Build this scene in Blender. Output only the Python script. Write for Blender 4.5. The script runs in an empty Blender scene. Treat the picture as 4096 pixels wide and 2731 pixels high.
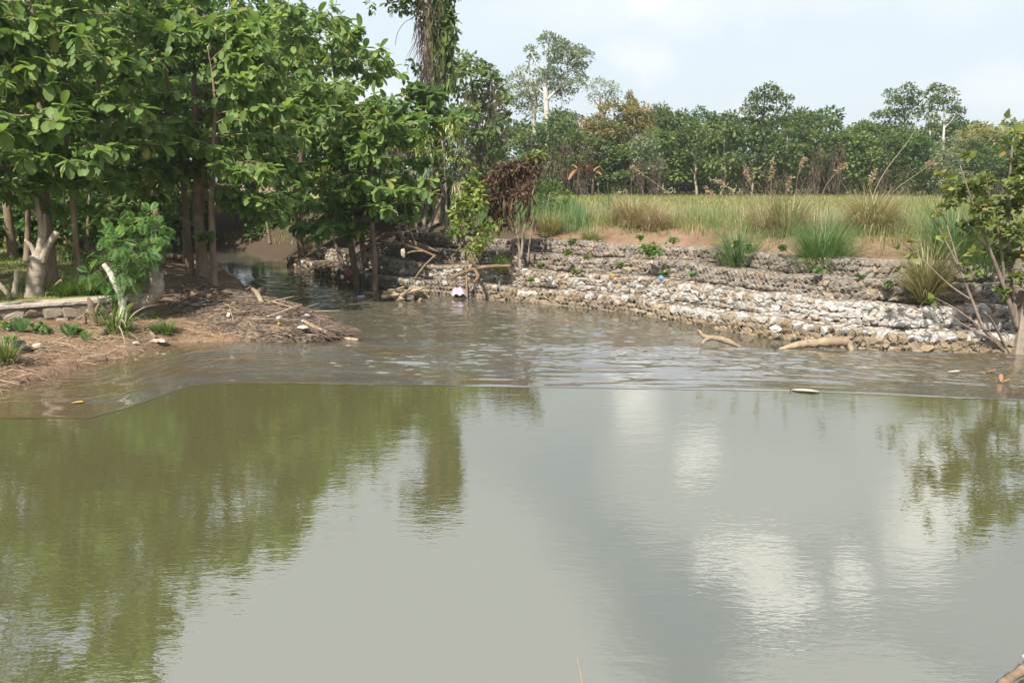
import bpy, bmesh, math, random
import numpy as np
from mathutils import Vector, Matrix

sc = bpy.context.scene
COL = sc.collection
R = math.radians

# ------------------------------------------------------------------ camera
F = 796.0                       # focal length in pixels of the 1024 px wide frame
CAM_H = 3.5
PITCH = math.atan((341 - 183) / F)
cam_data = bpy.data.cameras.new('camera')
cam = bpy.data.objects.new('camera', cam_data)
COL.objects.link(cam)
cam_data.sensor_width = 36.0
cam_data.lens = F / 1024 * 36.0
cam_data.clip_start = 0.1
cam_data.clip_end = 9000
cam.location = (0, 0, CAM_H)
cam.rotation_euler = (math.pi / 2 - PITCH, 0, 0)
sc.camera = cam

# ------------------------------------------------------------------ sun, sky, exposure
SUN = Vector((-0.36, -0.80, 0.98)).normalized()
SUN_EL = math.asin(SUN.z)
SUN_AZ = math.atan2(SUN.x, SUN.y)
sd = bpy.data.lights.new('sun', 'SUN')
sd.energy = 4.7
sd.angle = R(0.9)
sd.color = (1.0, 0.93, 0.82)
so = bpy.data.objects.new('sun', sd)
COL.objects.link(so)
so.rotation_euler = SUN.to_track_quat('Z', 'Y').to_euler()

world = bpy.data.worlds.new('World')
sc.world = world
world.use_nodes = True


class NT:
    """small helper for node trees"""
    def __init__(s, tree):
        s.t = tree
        tree.nodes.clear()

    def n(s, typ, ins=None, **props):
        nd = s.t.nodes.new(typ)
        for k, v in props.items():
            setattr(nd, k, v)
        for k, v in (ins or {}).items():
            sock = nd.inputs[k]
            if isinstance(v, bpy.types.NodeSocket):
                s.t.links.new(v, sock)
            else:
                if sock.type == 'RGBA' and len(v) == 3:
                    v = (*v, 1)
                sock.default_value = v
        return nd

    def m(s, op, a, b=0.0, c=0.0, clamp=False):
        return s.n('ShaderNodeMath', {0: a, 1: b, 2: c}, operation=op, use_clamp=clamp).outputs[0]

    def mix(s, fac, a, b):
        nd = s.n('ShaderNodeMix', data_type='RGBA')
        for i, v in ((0, fac), (6, a), (7, b)):
            sock = nd.inputs[i]
            if isinstance(v, bpy.types.NodeSocket):
                s.t.links.new(v, sock)
            else:
                sock.default_value = v if i == 0 else (*v[:3], 1)
        return nd.outputs[2]

    def ramp(s, fac, stops, interp='LINEAR'):
        nd = s.n('ShaderNodeValToRGB', {0: fac})
        cr = nd.color_ramp
        cr.interpolation = interp
        while len(cr.elements) > 1:
            cr.elements.remove(cr.elements[-1])
        for i, (p, c) in enumerate(stops):
            e = cr.elements[0] if i == 0 else cr.elements.new(p)
            e.position = p
            c = (c, c, c) if isinstance(c, (int, float)) else c
            e.color = (*c[:3], 1)
        return nd.outputs[0]

    def noise(s, vec, scale, detail=4, rough=.55, dist=0.0):
        return s.n('ShaderNodeTexNoise', {'Vector': vec, 'Scale': scale, 'Detail': detail, 'Roughness': rough, 'Distortion': dist}).outputs['Fac']

    def scl(s, vec, sx, sy, sz):
        return s.n('ShaderNodeMapping', {'Vector': vec, 'Scale': (sx, sy, sz)}).outputs[0]


def build_sky():
    t = NT(world.node_tree)
    sky = t.n('ShaderNodeTexSky')
    sky.sky_type = 'NISHITA'
    sky.sun_disc = False
    sky.sun_elevation = SUN_EL
    sky.sun_rotation = SUN_AZ
    sky.air_density = 1.0
    sky.dust_density = 3.0
    sky.ozone_density = 1.5
    co = t.n('ShaderNodeTexCoord').outputs['Generated']
    warp = t.n('ShaderNodeTexNoise', {'Vector': co, 'Scale': 5.0, 'Detail': 6, 'Roughness': .62}).outputs['Color']
    w2 = t.n('ShaderNodeVectorMath', {0: warp, 1: (.5, .5, .5)}, operation='SUBTRACT').outputs[0]
    w3 = t.n('ShaderNodeVectorMath', {0: w2, 'Scale': .17}, operation='SCALE').outputs[0]
    d = t.n('ShaderNodeVectorMath', {0: co, 1: w3}, operation='ADD').outputs[0]
    d = t.n('ShaderNodeVectorMath', {0: d}, operation='NORMALIZE').outputs[0]
    sp = t.n('ShaderNodeSeparateXYZ', {0: d})
    az = t.m('ARCTAN2', sp.outputs[0], sp.outputs[1])
    el = t.m('ARCSINE', sp.outputs[2])

    def blob(a0, e0, wa, we, soft):
        u = t.m('DIVIDE', t.m('SUBTRACT', az, R(a0)), R(wa))
        v = t.m('DIVIDE', t.m('SUBTRACT', el, R(e0)), R(we))
        q = t.m('SQRT', t.m('ADD', t.m('MULTIPLY', u, u), t.m('MULTIPLY', v, v)))
        mr = t.n('ShaderNodeMapRange', {'Value': q, 'From Min': 1 - soft, 'From Max': 1 + soft, 'To Min': 1.0, 'To Max': 0.0}, interpolation_type='SMOOTHSTEP')
        return mr.outputs[0]

    def union(bl):
        o = bl[0]
        for b in bl[1:]:
            o = t.m('MAXIMUM', o, b)
        return o
    # thin grey-white deck overhead and scattered over the rest of the sky
    n1 = t.noise(t.scl(co, 1, 1, 2.2), 1.7, 7, .6)
    deck = t.n('ShaderNodeMapRange', {'Value': n1, 'From Min': .46, 'From Max': .66}, interpolation_type='SMOOTHSTEP').outputs[0]
    deck = t.m('MULTIPLY', deck, .5)
    soft_deck = union([blob(-11, 34, 21, 15, .16), blob(17, 20, 10, 4.5, .3), blob(29, 17, 6, 7, .3), blob(27, 33, 10, 3.5, .3), deck])
    bright = union([blob(13.4, 17.6, 1.5, 1.5, .55), blob(17.6, 25.2, 2.6, 1.3, .35), blob(20.6, 27.2, 2.4, 1.2, .4), blob(25.5, 25.5, 1.6, 1.0, .8), blob(9.0, 15, 1.4, 2.6, .9), blob(28.5, 20, 1.6, 3.5, .9),
                    ])
    faint = union([blob(-11.5, 5.8, 3.2, 2.0, .8), blob(9.2, 8.4, 1.9, .9, .8), blob(31, 5.6, 3.0, 1.6, .8), blob(16, 4, 2.5, 1.2, .8), blob(12, 12, 9, 2, .9)])
    c = t.mix(t.m('MULTIPLY', soft_deck, .75), sky.outputs[0], (6.8, 6.9, 6.8))
    # humid air whitens the low sky
    elr = t.m('ARCSINE', t.n('ShaderNodeSeparateXYZ', {0: co}).outputs[2])
    hz = t.n('ShaderNodeMapRange', {'Value': elr, 'From Min': 0.0, 'From Max': R(32), 'To Min': .9, 'To Max': .45}, interpolation_type='SMOOTHSTEP').outputs[0]
    c = t.mix(hz, c, (4.35, 4.9, 5.25))
    c = t.mix(t.m('MULTIPLY', faint, .55), c, (5.5, 5.65, 5.7))
    c = t.mix(t.m('MULTIPLY', bright, .72), c, (10.8, 10.6, 10.2))
    bg = t.n('ShaderNodeBackground', {'Color': c, 'Strength': 0.105})
    out = t.n('ShaderNodeOutputWorld')
    t.t.links.new(bg.outputs[0], out.inputs[0])


build_sky()
sc.view_settings.view_transform = 'Standard'
sc.view_settings.look = 'None'
sc.view_settings.gamma = 1
sc.view_settings.use_curve_mapping = False
sc.view_settings.exposure = 0.88
cy = sc.cycles
cy.use_denoising = True
cy.max_bounces = 9
cy.diffuse_bounces = 6
cy.glossy_bounces = 3
cy.transmission_bounces = 3
cy.volume_bounces = 0
cy.caustics_reflective = False
cy.caustics_refractive = False
cy.sample_clamp_indirect = 6

# ------------------------------------------------------------------ frame helpers
FW = np.array((0, math.cos(PITCH), -math.sin(PITCH)))
UP = np.array((0, math.sin(PITCH), math.cos(PITCH)))
CAMP = np.array((0, 0, CAM_H))


def ray(px, py):
    return FW + np.array((1., 0, 0)) * ((px - 512) / F) + UP * ((341 - py) / F)


def at_z(px, py, z=0.0):
    d = ray(px, py)
    return CAMP + d * ((z - CAM_H) / d[2])


def at_y(px, py, Y):
    d = ray(px, py)
    return CAMP + d * (Y / d[1])


# ------------------------------------------------------------------ mesh builder
class MB:
    def __init__(s):
        s.v, s.f, s.r, s.uv, s.mi, s.n = [], [], [], [], [], 0

    def add(s, v, faces, rnd=0.0, uv=None, mi=0):
        v = np.asarray(v, dtype=np.float32).reshape(-1, 3)
        for fa in (faces if isinstance(faces, (list, tuple)) else [faces]):
            fa = np.asarray(fa, dtype=np.int64)
            if fa.size:
                s.f.append(fa + s.n)
                s.mi.append(np.full(len(fa), mi, dtype=np.int32))
        s.v.append(v)
        s.r.append(np.broadcast_to(np.asarray(rnd, dtype=np.float32), (len(v),)))
        s.uv.append(np.zeros((len(v), 3), np.float32) if uv is None else np.asarray(uv, np.float32).reshape(-1, 3))
        s.n += len(v)

    def mesh(s, name, mats, smooth=False):
        me = bpy.data.meshes.new(name)
        v = np.concatenate(s.v)
        me.vertices.add(len(v))
        me.vertices.foreach_set('co', v.ravel())
        loops = np.concatenate([f.ravel() for f in s.f]).astype(np.int32)
        tot = np.concatenate([np.full(len(f), f.shape[1], np.int32) for f in s.f])
        start = np.concatenate(([0], np.cumsum(tot)[:-1])).astype(np.int32)
        me.loops.add(len(loops))
        me.loops.foreach_set('vertex_index', loops)
        me.polygons.add(len(tot))
        me.polygons.foreach_set('loop_start', start)
        mats = mats if isinstance(mats, (list, tuple)) else [mats]
        for m in mats:
            me.materials.append(m)
        if len(mats) > 1:
            me.polygons.foreach_set('material_index', np.concatenate(s.mi))
        me.polygons.foreach_set('use_smooth', np.full(len(tot), smooth))
        me.update(calc_edges=True)
        a = me.attributes.new('rnd', 'FLOAT', 'POINT')
        a.data.foreach_set('value', np.concatenate(s.r).astype(np.float32))
        a = me.attributes.new('luv', 'FLOAT_VECTOR', 'POINT')
        a.data.foreach_set('vector', np.concatenate(s.uv).ravel())
        return me

    def build(s, name, mats, parent=None, smooth=False, kind=None, origin=None):
        """origin: world point that becomes the object's local zero"""
        if origin is not None:
            o3 = np.asarray(origin, np.float32)
            s.v = [a - o3 for a in s.v]
        me = s.mesh(name, mats, smooth)
        return put(name, me, parent, kind, None if parent is not None else origin)


def put(name, me, parent=None, kind=None, loc=None):
    o = bpy.data.objects.new(name, me)
    COL.objects.link(o)
    if parent is not None:
        o.parent = parent
    if loc is not None:
        o.location = tuple(float(a) for a in loc)
    if kind:
        o['kind'] = kind
    return o


def thing(name, label, cat, loc, group=None, rotz=0.0, scale=None):
    o = bpy.data.objects.new(name, None)
    o.empty_display_size = .2
    COL.objects.link(o)
    o.location = tuple(float(a) for a in loc)
    o.rotation_euler = (0, 0, rotz)
    if scale is not None:
        o.scale = scale
    return tag(o, label, cat, group)


def tag(o, label, cat, group=None):
    o['label'] = label
    o['category'] = cat
    if group:
        o['group'] = group
    return o


def unit(a):
    a = np.asarray(a, float)
    return a / np.maximum(np.linalg.norm(a, axis=-1, keepdims=True), 1e-9)


def basis(d, nrm):
    """(N,3,3) rotation with columns side, d, normal"""
    d = unit(d)
    side = unit(np.cross(d, nrm))
    n2 = np.cross(side, d)
    return np.stack((side, d, n2), axis=-1)


def scatter(mb, tv, tf, pos, mats, rnd, tuv=None, mi=0):
    tv = np.asarray(tv, float)
    N, K = len(pos), len(tv)
    v = np.einsum('nij,kj->nki', mats, tv) + np.asarray(pos)[:, None, :]
    faces = []
    off = (np.arange(N) * K)[:, None, None]
    for fa in tf:
        fa = np.asarray(fa)
        faces.append((fa[None] + off).reshape(-1, fa.shape[1]))
    uv = None if tuv is None else np.tile(np.asarray(tuv, float), (N, 1))
    mb.add(v.reshape(-1, 3), faces, np.repeat(rnd, K), uv, mi)


def smooth_path(pts, n):
    """Catmull-Rom through pts, n samples"""
    p = np.asarray(pts, float)
    p = np.vstack((2 * p[0] - p[1], p, 2 * p[-1] - p[-2]))
    t = np.linspace(0, len(p) - 3 - 1e-6, n)
    i = t.astype(int)
    u = (t - i)[:, None]
    a, b, c, d = p[i], p[i + 1], p[i + 2], p[i + 3]
    return .5 * (2 * b + (c - a) * u + (2 * a - 5 * b + 4 * c - d) * u ** 2 + (3 * b - a - 3 * c + d) * u ** 3)


def tube(mb, pts, rad, sides=6, rnd=0.0, rng=None, rough=0.0, mi=0, cap=True, flat=1.0):
    p = np.asarray(pts, float)
    n = len(p)
    rad = np.broadcast_to(np.asarray(rad, float), (n,))
    tan = unit(np.gradient(p, axis=0))
    ref = np.array((0, 0, 1.)) if abs(tan[0][2]) < .9 else np.array((1., 0, 0))
    u = unit(np.cross(tan[0], ref))
    us = []
    for k in range(n):
        u = u - tan[k] * np.dot(u, tan[k])
        u = u / max(np.linalg.norm(u), 1e-9)
        us.append(u)
    us = np.array(us)
    vs = np.cross(tan, us)
    a = np.linspace(0, 2 * math.pi, sides, endpoint=False)
    rr = rad[:, None] * np.ones((n, sides))
    if rng is not None and rough:
        rr = rr * (1 + rng.uniform(-rough, rough, (n, sides)))
    ring = p[:, None] + rr[..., None] * (np.cos(a)[None, :, None] * us[:, None] + flat * np.sin(a)[None, :, None] * vs[:, None])
    v = ring.reshape(-1, 3)
    k = np.arange(n - 1)[:, None] * sides
    j = np.arange(sides)[None]
    j2 = (j + 1) % sides
    q = np.stack((k + j, k + j2, k + sides + j2, k + sides + j), -1).reshape(-1, 4)
    fl = [q]
    if cap:
        fl.append(np.array([list(range(sides))[::-1]]))
        fl.append(np.array([[(n - 1) * sides + i for i in range(sides)]]))
    uv = np.zeros((len(v), 3))
    uv[:, 1] = np.repeat(np.linspace(0, 1, n), sides)
    mb.add(v, fl, rnd, uv, mi)


# ------------------------------------------------------------------ templates
def leaf_template(width=.5, sections=(.1, .38, .7, .93), prof=(.42, .88, 1.0, .62), droop=.22, fold=.07):
    v = [(0, 0, 0)]
    uv = [(0, 0, 0)]
    for s_, p_ in zip(sections, prof):
        z = -droop * s_ * s_
        w = width * .5 * p_
        v += [(-w, s_, z + fold * p_), (0, s_, z), (w, s_, z + fold * p_)]
        uv += [(-p_, s_, 0), (0, s_, 0), (p_, s_, 0)]
    v.append((0, 1, -droop))
    uv.append((0, 1, 0))
    tri = [(0, 2, 1), (0, 3, 2)]
    quad = []
    for k in range(len(sections) - 1):
        b = 1 + 3 * k
        quad += [(b, b + 1, b + 4, b + 3), (b + 1, b + 2, b + 5, b + 4)]
    b = 1 + 3 * (len(sections) - 1)
    e = len(v) - 1
    tri += [(b, b + 1, e), (b + 1, b + 2, e)]
    return np.array(v, float), [np.array(tri), np.array(quad)], np.array(uv, float)


LEAF = leaf_template()
LEAF_HEART = leaf_template(.92, (.04, .3, .65), (.75, 1.0, .6), .15, .05)
LEAF_SLIM = leaf_template(.24, (.15, .45, .75), (.7, 1, .7), .3, .03)
CARD = (np.array([(0, 0, 0), (.32, .5, .04), (0, 1, -.12), (-.32, .5, .04)], float), [np.array([(0, 1, 2, 3)])], np.array([(0, 0, 0), (1, .5, 0), (0, 1, 0), (-1, .5, 0)], float))
CARD_SLIM = (np.array([(0, 0, 0), (.14, .45, .03), (0, 1, -.2), (-.14, .45, .03)], float), [np.array([(0, 1, 2, 3)])], np.array([(0, 0, 0), (1, .5, 0), (0, 1, 0), (-1, .5, 0)], float))


def rand_dirs(rng, n):
    return unit(rng.normal(size=(n, 3)))


def blades(mb, pos, az, L, lean, bend, w, rnd, seg=4, mi=0):
    """grass blades: pos (N,3); lean and bend in radians"""
    N = len(pos)
    t = np.linspace(0, 1, seg)
    ang = lean[:, None] + bend[:, None] * t[None]
    ds = L[:, None] / (seg - 1)
    hx = np.concatenate((np.zeros((N, 1)), np.cumsum(np.sin(ang[:, :-1]) * ds, 1)), 1)
    hz = np.concatenate((np.zeros((N, 1)), np.cumsum(np.cos(ang[:, :-1]) * ds, 1)), 1)
    dx, dy = np.cos(az)[:, None], np.sin(az)[:, None]
    c = np.stack((pos[:, 0:1] + hx * dx, pos[:, 1:2] + hx * dy, pos[:, 2:3] + hz), -1)
    tw = az + np.pi / 2
    side = np.stack((np.cos(tw), np.sin(tw), np.zeros(N)), -1)[:, None] * (w[:, None] * (1 - t[None] ** 1.5))[..., None] * .5
    l, r = c[:, :-1] - side[:, :-1], c[:, :-1] + side[:, :-1]
    K = 2 * (seg - 1) + 1
    v = np.empty((N, K, 3))
    v[:, 0:-1:2] = l
    v[:, 1:-1:2] = r
    v[:, -1] = c[:, -1]
    q = np.array([(2 * k, 2 * k + 1, 2 * k + 3, 2 * k + 2) for k in range(seg - 2)])
    tr = np.array([(K - 3, K - 2, K - 1)])
    off = (np.arange(N) * K)[:, None, None]
    uv = np.zeros((K, 3))
    uv[:-1, 1] = np.repeat(t[:-1], 2)
    uv[-1, 1] = 1
    mb.add(v.reshape(-1, 3), [(q[None] + off).reshape(-1, 4), (tr[None] + off).reshape(-1, 3)], np.repeat(rnd, K), np.tile(uv, (N, 1)), mi)

# ------------------------------------------------------------------ materials
def newmat(name):
    m = bpy.data.materials.new(name)
    m.use_nodes = True
    return m, NT(m.node_tree)


def finish(t, shader, disp=None):
    out = t.n('ShaderNodeOutputMaterial')
    t.t.links.new(shader, out.inputs[0])


def rnd_fac(t):
    a = t.n('ShaderNodeAttribute', attribute_name='rnd').outputs['Fac']
    o = t.n('ShaderNodeObjectInfo').outputs['Random']
    return t.m('FRACT', t.m('ADD', a, o))


def leaf_mat(name, stops, trans=.3, rough=.45, veins=0.0, spec=.4, tcol=(1.5, 1.5, .75)):
    trans = min(trans + .1, .45)
    m, t = newmat(name)
    c = t.ramp(rnd_fac(t), stops)
    co = t.n('ShaderNodeTexCoord').outputs['Object']
    if veins:
        uv = t.n('ShaderNodeSeparateXYZ', {0: t.n('ShaderNodeAttribute', attribute_name='luv').outputs['Vector']})
        au = t.m('ABSOLUTE', uv.outputs[0])
        ph = t.m('MULTIPLY', t.m('SUBTRACT', uv.outputs[1], t.m('MULTIPLY', au, .22)), 62.0)
        w = t.m('MULTIPLY', t.m('ADD', t.m('SINE', ph), 1.0), .5)
        rib = t.n('ShaderNodeMapRange', {'Value': au, 'From Min': 0.0, 'From Max': .09, 'To Min': 1.0, 'To Max': 0.0}).outputs[0]
        v = t.m('MAXIMUM', t.m('MULTIPLY', t.m('POWER', w, 3.0), .6), rib)
        cl = t.n('ShaderNodeHueSaturation', {'Hue': .49, 'Saturation': .85, 'Value': 1.5, 'Color': c}).outputs[0]
        c = t.mix(t.m('MULTIPLY', v, veins), c, cl)
    p = t.n('ShaderNodeBsdfPrincipled', {'Base Color': c, 'Roughness': rough, 'Specular IOR Level': spec})
    tc = t.n('ShaderNodeMix', data_type='RGBA', blend_type='MULTIPLY')
    tc.inputs[0].default_value = 1
    t.t.links.new(c, tc.inputs[6])
    tc.inputs[7].default_value = (*tcol, 1)
    tr = t.n('ShaderNodeBsdfTranslucent', {'Color': tc.outputs[2]})
    mx = t.n('ShaderNodeMixShader', {0: trans, 1: p.outputs[0], 2: tr.outputs[0]})
    finish(t, mx.outputs[0])
    return m


def bark_mat(name, c1, c2, c3=None, scale=6.0, stretch=.25, bump=.6, rough=.9):
    m, t = newmat(name)
    co = t.n('ShaderNodeTexCoord').outputs['Object']
    v = t.scl(co, 1, 1, stretch)
    n = t.noise(v, scale, 6, .65)
    n2 = t.noise(co, 1.3, 3, .5)
    c = t.ramp(n, [(.3, c1), (.68, c2)])
    if c3:
        c = t.mix(t.n('ShaderNodeMapRange', {'Value': n2, 'From Min': .52, 'From Max': .68}).outputs[0], c, c3)
    b = t.n('ShaderNodeBump', {'Strength': bump, 'Distance': .03, 'Height': t.noise(v, scale * 3, 5, .7)})
    p = t.n('ShaderNodeBsdfPrincipled', {'Base Color': c, 'Roughness': rough, 'Specular IOR Level': .2, 'Normal': b.outputs[0]})
    finish(t, p.outputs[0])
    return m


def var_mat(name, stops, rough=.85, noise_amt=.35, nscale=14.0, bump=.3, spec=.25):
    """per piece colour from the stops, broken up by grain"""
    m, t = newmat(name)
    c = t.ramp(rnd_fac(t), stops)
    co = t.n('ShaderNodeTexCoord').outputs['Object']
    n = t.noise(co, nscale, 5, .65)
    val = t.n('ShaderNodeMapRange', {'Value': n, 'From Min': .25, 'From Max': .75, 'To Min': 1 - noise_amt, 'To Max': 1 + noise_amt}).outputs[0]
    hs = t.n('ShaderNodeHueSaturation', {'Value': val, 'Color': c}).outputs[0]
    b = t.n('ShaderNodeBump', {'Strength': bump, 'Distance': .02, 'Height': t.noise(co, nscale * 3, 4, .7)})
    p = t.n('ShaderNodeBsdfPrincipled', {'Base Color': hs, 'Roughness': rough, 'Specular IOR Level': spec, 'Normal': b.outputs[0]})
    finish(t, p.outputs[0])
    return m


def stone_mat(name, stops, patch, patch_lo, patch_hi):
    """rock colour by stone, with silt or lime patches"""
    m, t = newmat(name)
    c = t.ramp(rnd_fac(t), stops)
    ob = t.n('ShaderNodeObjectInfo')
    co = t.n('ShaderNodeNewGeometry').outputs['Position']
    n = t.noise(co, 3.2, 5, .6)
    n2 = t.noise(co, 22, 5, .7)
    c = t.mix(t.n('ShaderNodeMapRange', {'Value': n, 'From Min': patch_lo, 'From Max': patch_hi}).outputs[0], c, patch)
    val = t.n('ShaderNodeMapRange', {'Value': n2, 'From Min': .25, 'From Max': .75, 'To Min': .72, 'To Max': 1.22}).outputs[0]
    c = t.n('ShaderNodeHueSaturation', {'Value': val, 'Color': c}).outputs[0]
    b = t.n('ShaderNodeBump', {'Strength': .7, 'Distance': .025, 'Height': t.noise(co, 26, 6, .7)})
    p = t.n('ShaderNodeBsdfPrincipled', {'Base Color': c, 'Roughness': .92, 'Specular IOR Level': .2, 'Normal': b.outputs[0]})
    finish(t, p.outputs[0])
    return m


def flat_mat(name, c, rough=.6, spec=.4, namt=.15, scale=9.0):
    m, t = newmat(name)
    co = t.n('ShaderNodeTexCoord').outputs['Object']
    n = t.noise(co, scale, 4, .6)
    val = t.n('ShaderNodeMapRange', {'Value': n, 'From Min': .3, 'From Max': .7, 'To Min': 1 - namt, 'To Max': 1 + namt}).outputs[0]
    hs = t.n('ShaderNodeHueSaturation', {'Value': val, 'Color': c}).outputs[0]
    p = t.n('ShaderNodeBsdfPrincipled', {'Base Color': hs, 'Roughness': rough, 'Specular IOR Level': spec})
    finish(t, p.outputs[0])
    return m


M = {}
# foliage
M['leaf_big'] = leaf_mat('leaf_big', [(0, (.066, .125, .030)), (.35, (.108, .185, .046)), (.7, (.16, .245, .064)), (.95, (.22, .30, .09)), (1, (.33, .31, .09))], .33, .5, .5, .3, (1.45, 1.45, .9))
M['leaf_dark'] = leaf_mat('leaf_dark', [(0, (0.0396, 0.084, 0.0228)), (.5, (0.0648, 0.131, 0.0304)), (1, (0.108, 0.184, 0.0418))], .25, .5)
M['leaf_forest'] = leaf_mat('leaf_forest', [(0, (0.0507, 0.0855, 0.0284)), (.5, (0.0805, 0.127, 0.0378)), (.85, (0.122, 0.175, 0.0472)), (1, (0.179, 0.194, 0.0551))], .25, .5)
M['leaf_lime'] = leaf_mat('leaf_lime', [(0, (0.0662, 0.114, 0.0292)), (.5, (0.113, 0.175, 0.0453)), (1, (0.185, 0.24, 0.0648))], .3, .5)
M['leaf_rust'] = leaf_mat('leaf_rust', [(0, (0.107, 0.133, 0.0475)), (.4, (0.199, 0.175, 0.0665)), (.75, (0.291, 0.199, 0.0855)), (1, (0.138, 0.183, 0.057))], .25, .55)
M['leaf_grey'] = leaf_mat('leaf_grey', [(0, (0.108, 0.149, 0.0855)), (.5, (0.171, 0.219, 0.123)), (1, (0.252, 0.28, 0.171))], .25, .55)
M['leaf_bamboo'] = leaf_mat('leaf_bamboo', [(0, (0.153, 0.175, 0.0665)), (.5, (0.252, 0.263, 0.104)), (1, (0.36, 0.333, 0.142))], .3, .55)
M['leaf_vine'] = leaf_mat('leaf_vine', [(0, (0.0775, 0.147, 0.0524)), (.5, (0.126, 0.214, 0.0795)), (.9, (0.194, 0.28, 0.105)), (1, (0.388, 0.294, 0.105))], .3, .4)
M['leaf_gloss'] = leaf_mat('leaf_gloss', [(0, (0.0853, 0.14, 0.0363)), (.5, (0.155, 0.22, 0.0504)), (1, (0.295, 0.324, 0.0806))], .3, .35, 0, .5)
M['leaf_bush'] = leaf_mat('leaf_bush', [(0, (0.087, 0.127, 0.0373)), (.5, (0.158, 0.2, 0.0593)), (.85, (0.236, 0.276, 0.0846)), (.95, (0.317, 0.253, 0.0846)), (1, (0.379, 0.179, 0.0846))], .3, .5)
M['frond'] = leaf_mat('frond', [(0, (0.0679, 0.154, 0.0477)), (.5, (0.107, 0.219, 0.0608)), (1, (0.194, 0.31, 0.076))], .3, .5)
M['dead_leaf'] = leaf_mat('dead_leaf', [(0, (.055, .032, .022)), (.5, (.10, .058, .04)), (1, (.17, .105, .07))], .15, .8, 0, .2, (1.1, .9, .7))
M['dead_vine'] = leaf_mat('dead_vine', [(0, (0.06, 0.042, 0.0334)), (.5, (0.104, 0.0739, 0.0572)), (1, (0.16, 0.122, 0.0968))], .15, .85, 0, .2, (1.1, .9, .7))
# grass
M['grass'] = leaf_mat('grass', [(0, (0.117, 0.149, 0.0457)), (.5, (0.193, 0.218, 0.0761)), (.8, (0.29, 0.276, 0.129)), (1, (0.469, 0.356, 0.258))], .3, .5, 0, .3)
M['grass_lush'] = leaf_mat('grass_lush', [(0, (0.072, 0.144, 0.0508)), (.5, (0.126, 0.218, 0.087)), (1, (0.204, 0.287, 0.145))], .3, .45, 0, .35)
M['grass_dry'] = leaf_mat('grass_dry', [(0, (0.287, 0.201, 0.112)), (.4, (0.437, 0.342, 0.213)), (.75, (0.575, 0.496, 0.35)), (1, (0.253, 0.283, 0.112))], .25, .7, 0, .2, (1.1, 1, .8))
M['grass_pale'] = leaf_mat('grass_pale', [(0, (.20, .20, .10)), (.5, (.38, .35, .22)), (1, (.55, .50, .36))], .25, .7, 0, .2, (1.1, 1, .8))
M['grass_short'] = leaf_mat('grass_short', [(0, (0.06, 0.115, 0.0261)), (.5, (0.108, 0.184, 0.0435)), (1, (0.192, 0.253, 0.0725))], .3, .5, 0, .3)
M['seed_head'] = leaf_mat('seed_head', [(0, (.28, .19, .12)), (.5, (.38, .29, .2)), (1, (.5, .42, .32))], .25, .8, 0, .1, (1.1, 1, .8))
# wood
M['bark_brown'] = bark_mat('bark_brown', (.115, .082, .056), (.275, .205, .145), (.34, .275, .21))
M['bark_dark'] = bark_mat('bark_dark', (.05, .038, .028), (.12, .09, .065))
M['bark_pale'] = bark_mat('bark_pale', (0.221, 0.176, 0.135), (0.426, 0.369, 0.303), (0.246, 0.18, 0.123), 9, .6)
M['bark_white'] = bark_mat('bark_white', (.33, .31, .27), (.56, .54, .49), None, 5)
M['bark_grey'] = bark_mat('bark_grey', (.13, .10, .08), (.29, .245, .20), None, 8)
M['cut_wood'] = flat_mat('cut_wood', (.50, .40, .28), .85, .2, .2, 18)
M['driftwood'] = bark_mat('driftwood', (.19, .145, .095), (.42, .34, .235), (.25, .19, .13), 9, .8, .9)
M['driftwood_dark'] = bark_mat('driftwood_dark', (.10, .068, .042), (.24, .17, .11), None, 8, .6)
M['twigs'] = var_mat('twigs', [(0, (0.0459, 0.0318, 0.0243)), (.4, (0.0918, 0.0661, 0.0506)), (.75, (0.153, 0.113, 0.0878)), (1, (0.245, 0.196, 0.162))])
M['straw'] = var_mat('straw', [(0, (0.117, 0.078, 0.048)), (.5, (0.226, 0.16, 0.104)), (1, (0.343, 0.265, 0.184))])
M['charcoal'] = flat_mat('charcoal', (.025, .024, .026), .8, .2, .3)
# stones
M['stone_white'] = stone_mat('stone_white', [(0, (0.372, 0.36, 0.341)), (.6, (0.459, 0.453, 0.434)), (1, (0.409, 0.384, 0.347))], (.36, .29, .215), .50, .66)
M['stone_tan'] = stone_mat('stone_tan', [(0, (0.187, 0.141, 0.0986)), (.5, (0.266, 0.208, 0.146)), (1, (0.331, 0.268, 0.194))], (.54, .50, .44), .55, .72)
M['stone_grey'] = stone_mat('stone_grey', [(0, (0.162, 0.138, 0.115)), (.5, (0.227, 0.198, 0.167)), (1, (0.282, 0.252, 0.216))], (.24, .175, .12), .52, .68)
M['stone_silt'] = stone_mat('stone_silt', [(0, (0.16, 0.116, 0.072)), (.5, (0.232, 0.176, 0.112)), (1, (0.288, 0.224, 0.148))], (.42, .36, .28), .58, .75)
M['fill'] = stone_mat('fill', [(0, (0.207, 0.149, 0.102)), (1, (0.288, 0.21, 0.145))], (.08, .06, .042), .45, .65)
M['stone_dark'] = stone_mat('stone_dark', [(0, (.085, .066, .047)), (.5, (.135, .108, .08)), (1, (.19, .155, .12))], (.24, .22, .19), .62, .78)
M['wire'] = flat_mat('wire', (.33, .32, .30), .5, .5)
M['mortar'] = stone_mat('mortar', [(0, (.20, .165, .13)), (1, (.25, .21, .165))], (.14, .115, .085), .48, .68)
M['wall_stone'] = stone_mat('wall_stone', [(0, (.19, .155, .12)), (.5, (.26, .215, .165)), (1, (.32, .27, .21))], (.15, .12, .085), .52, .7)
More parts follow.
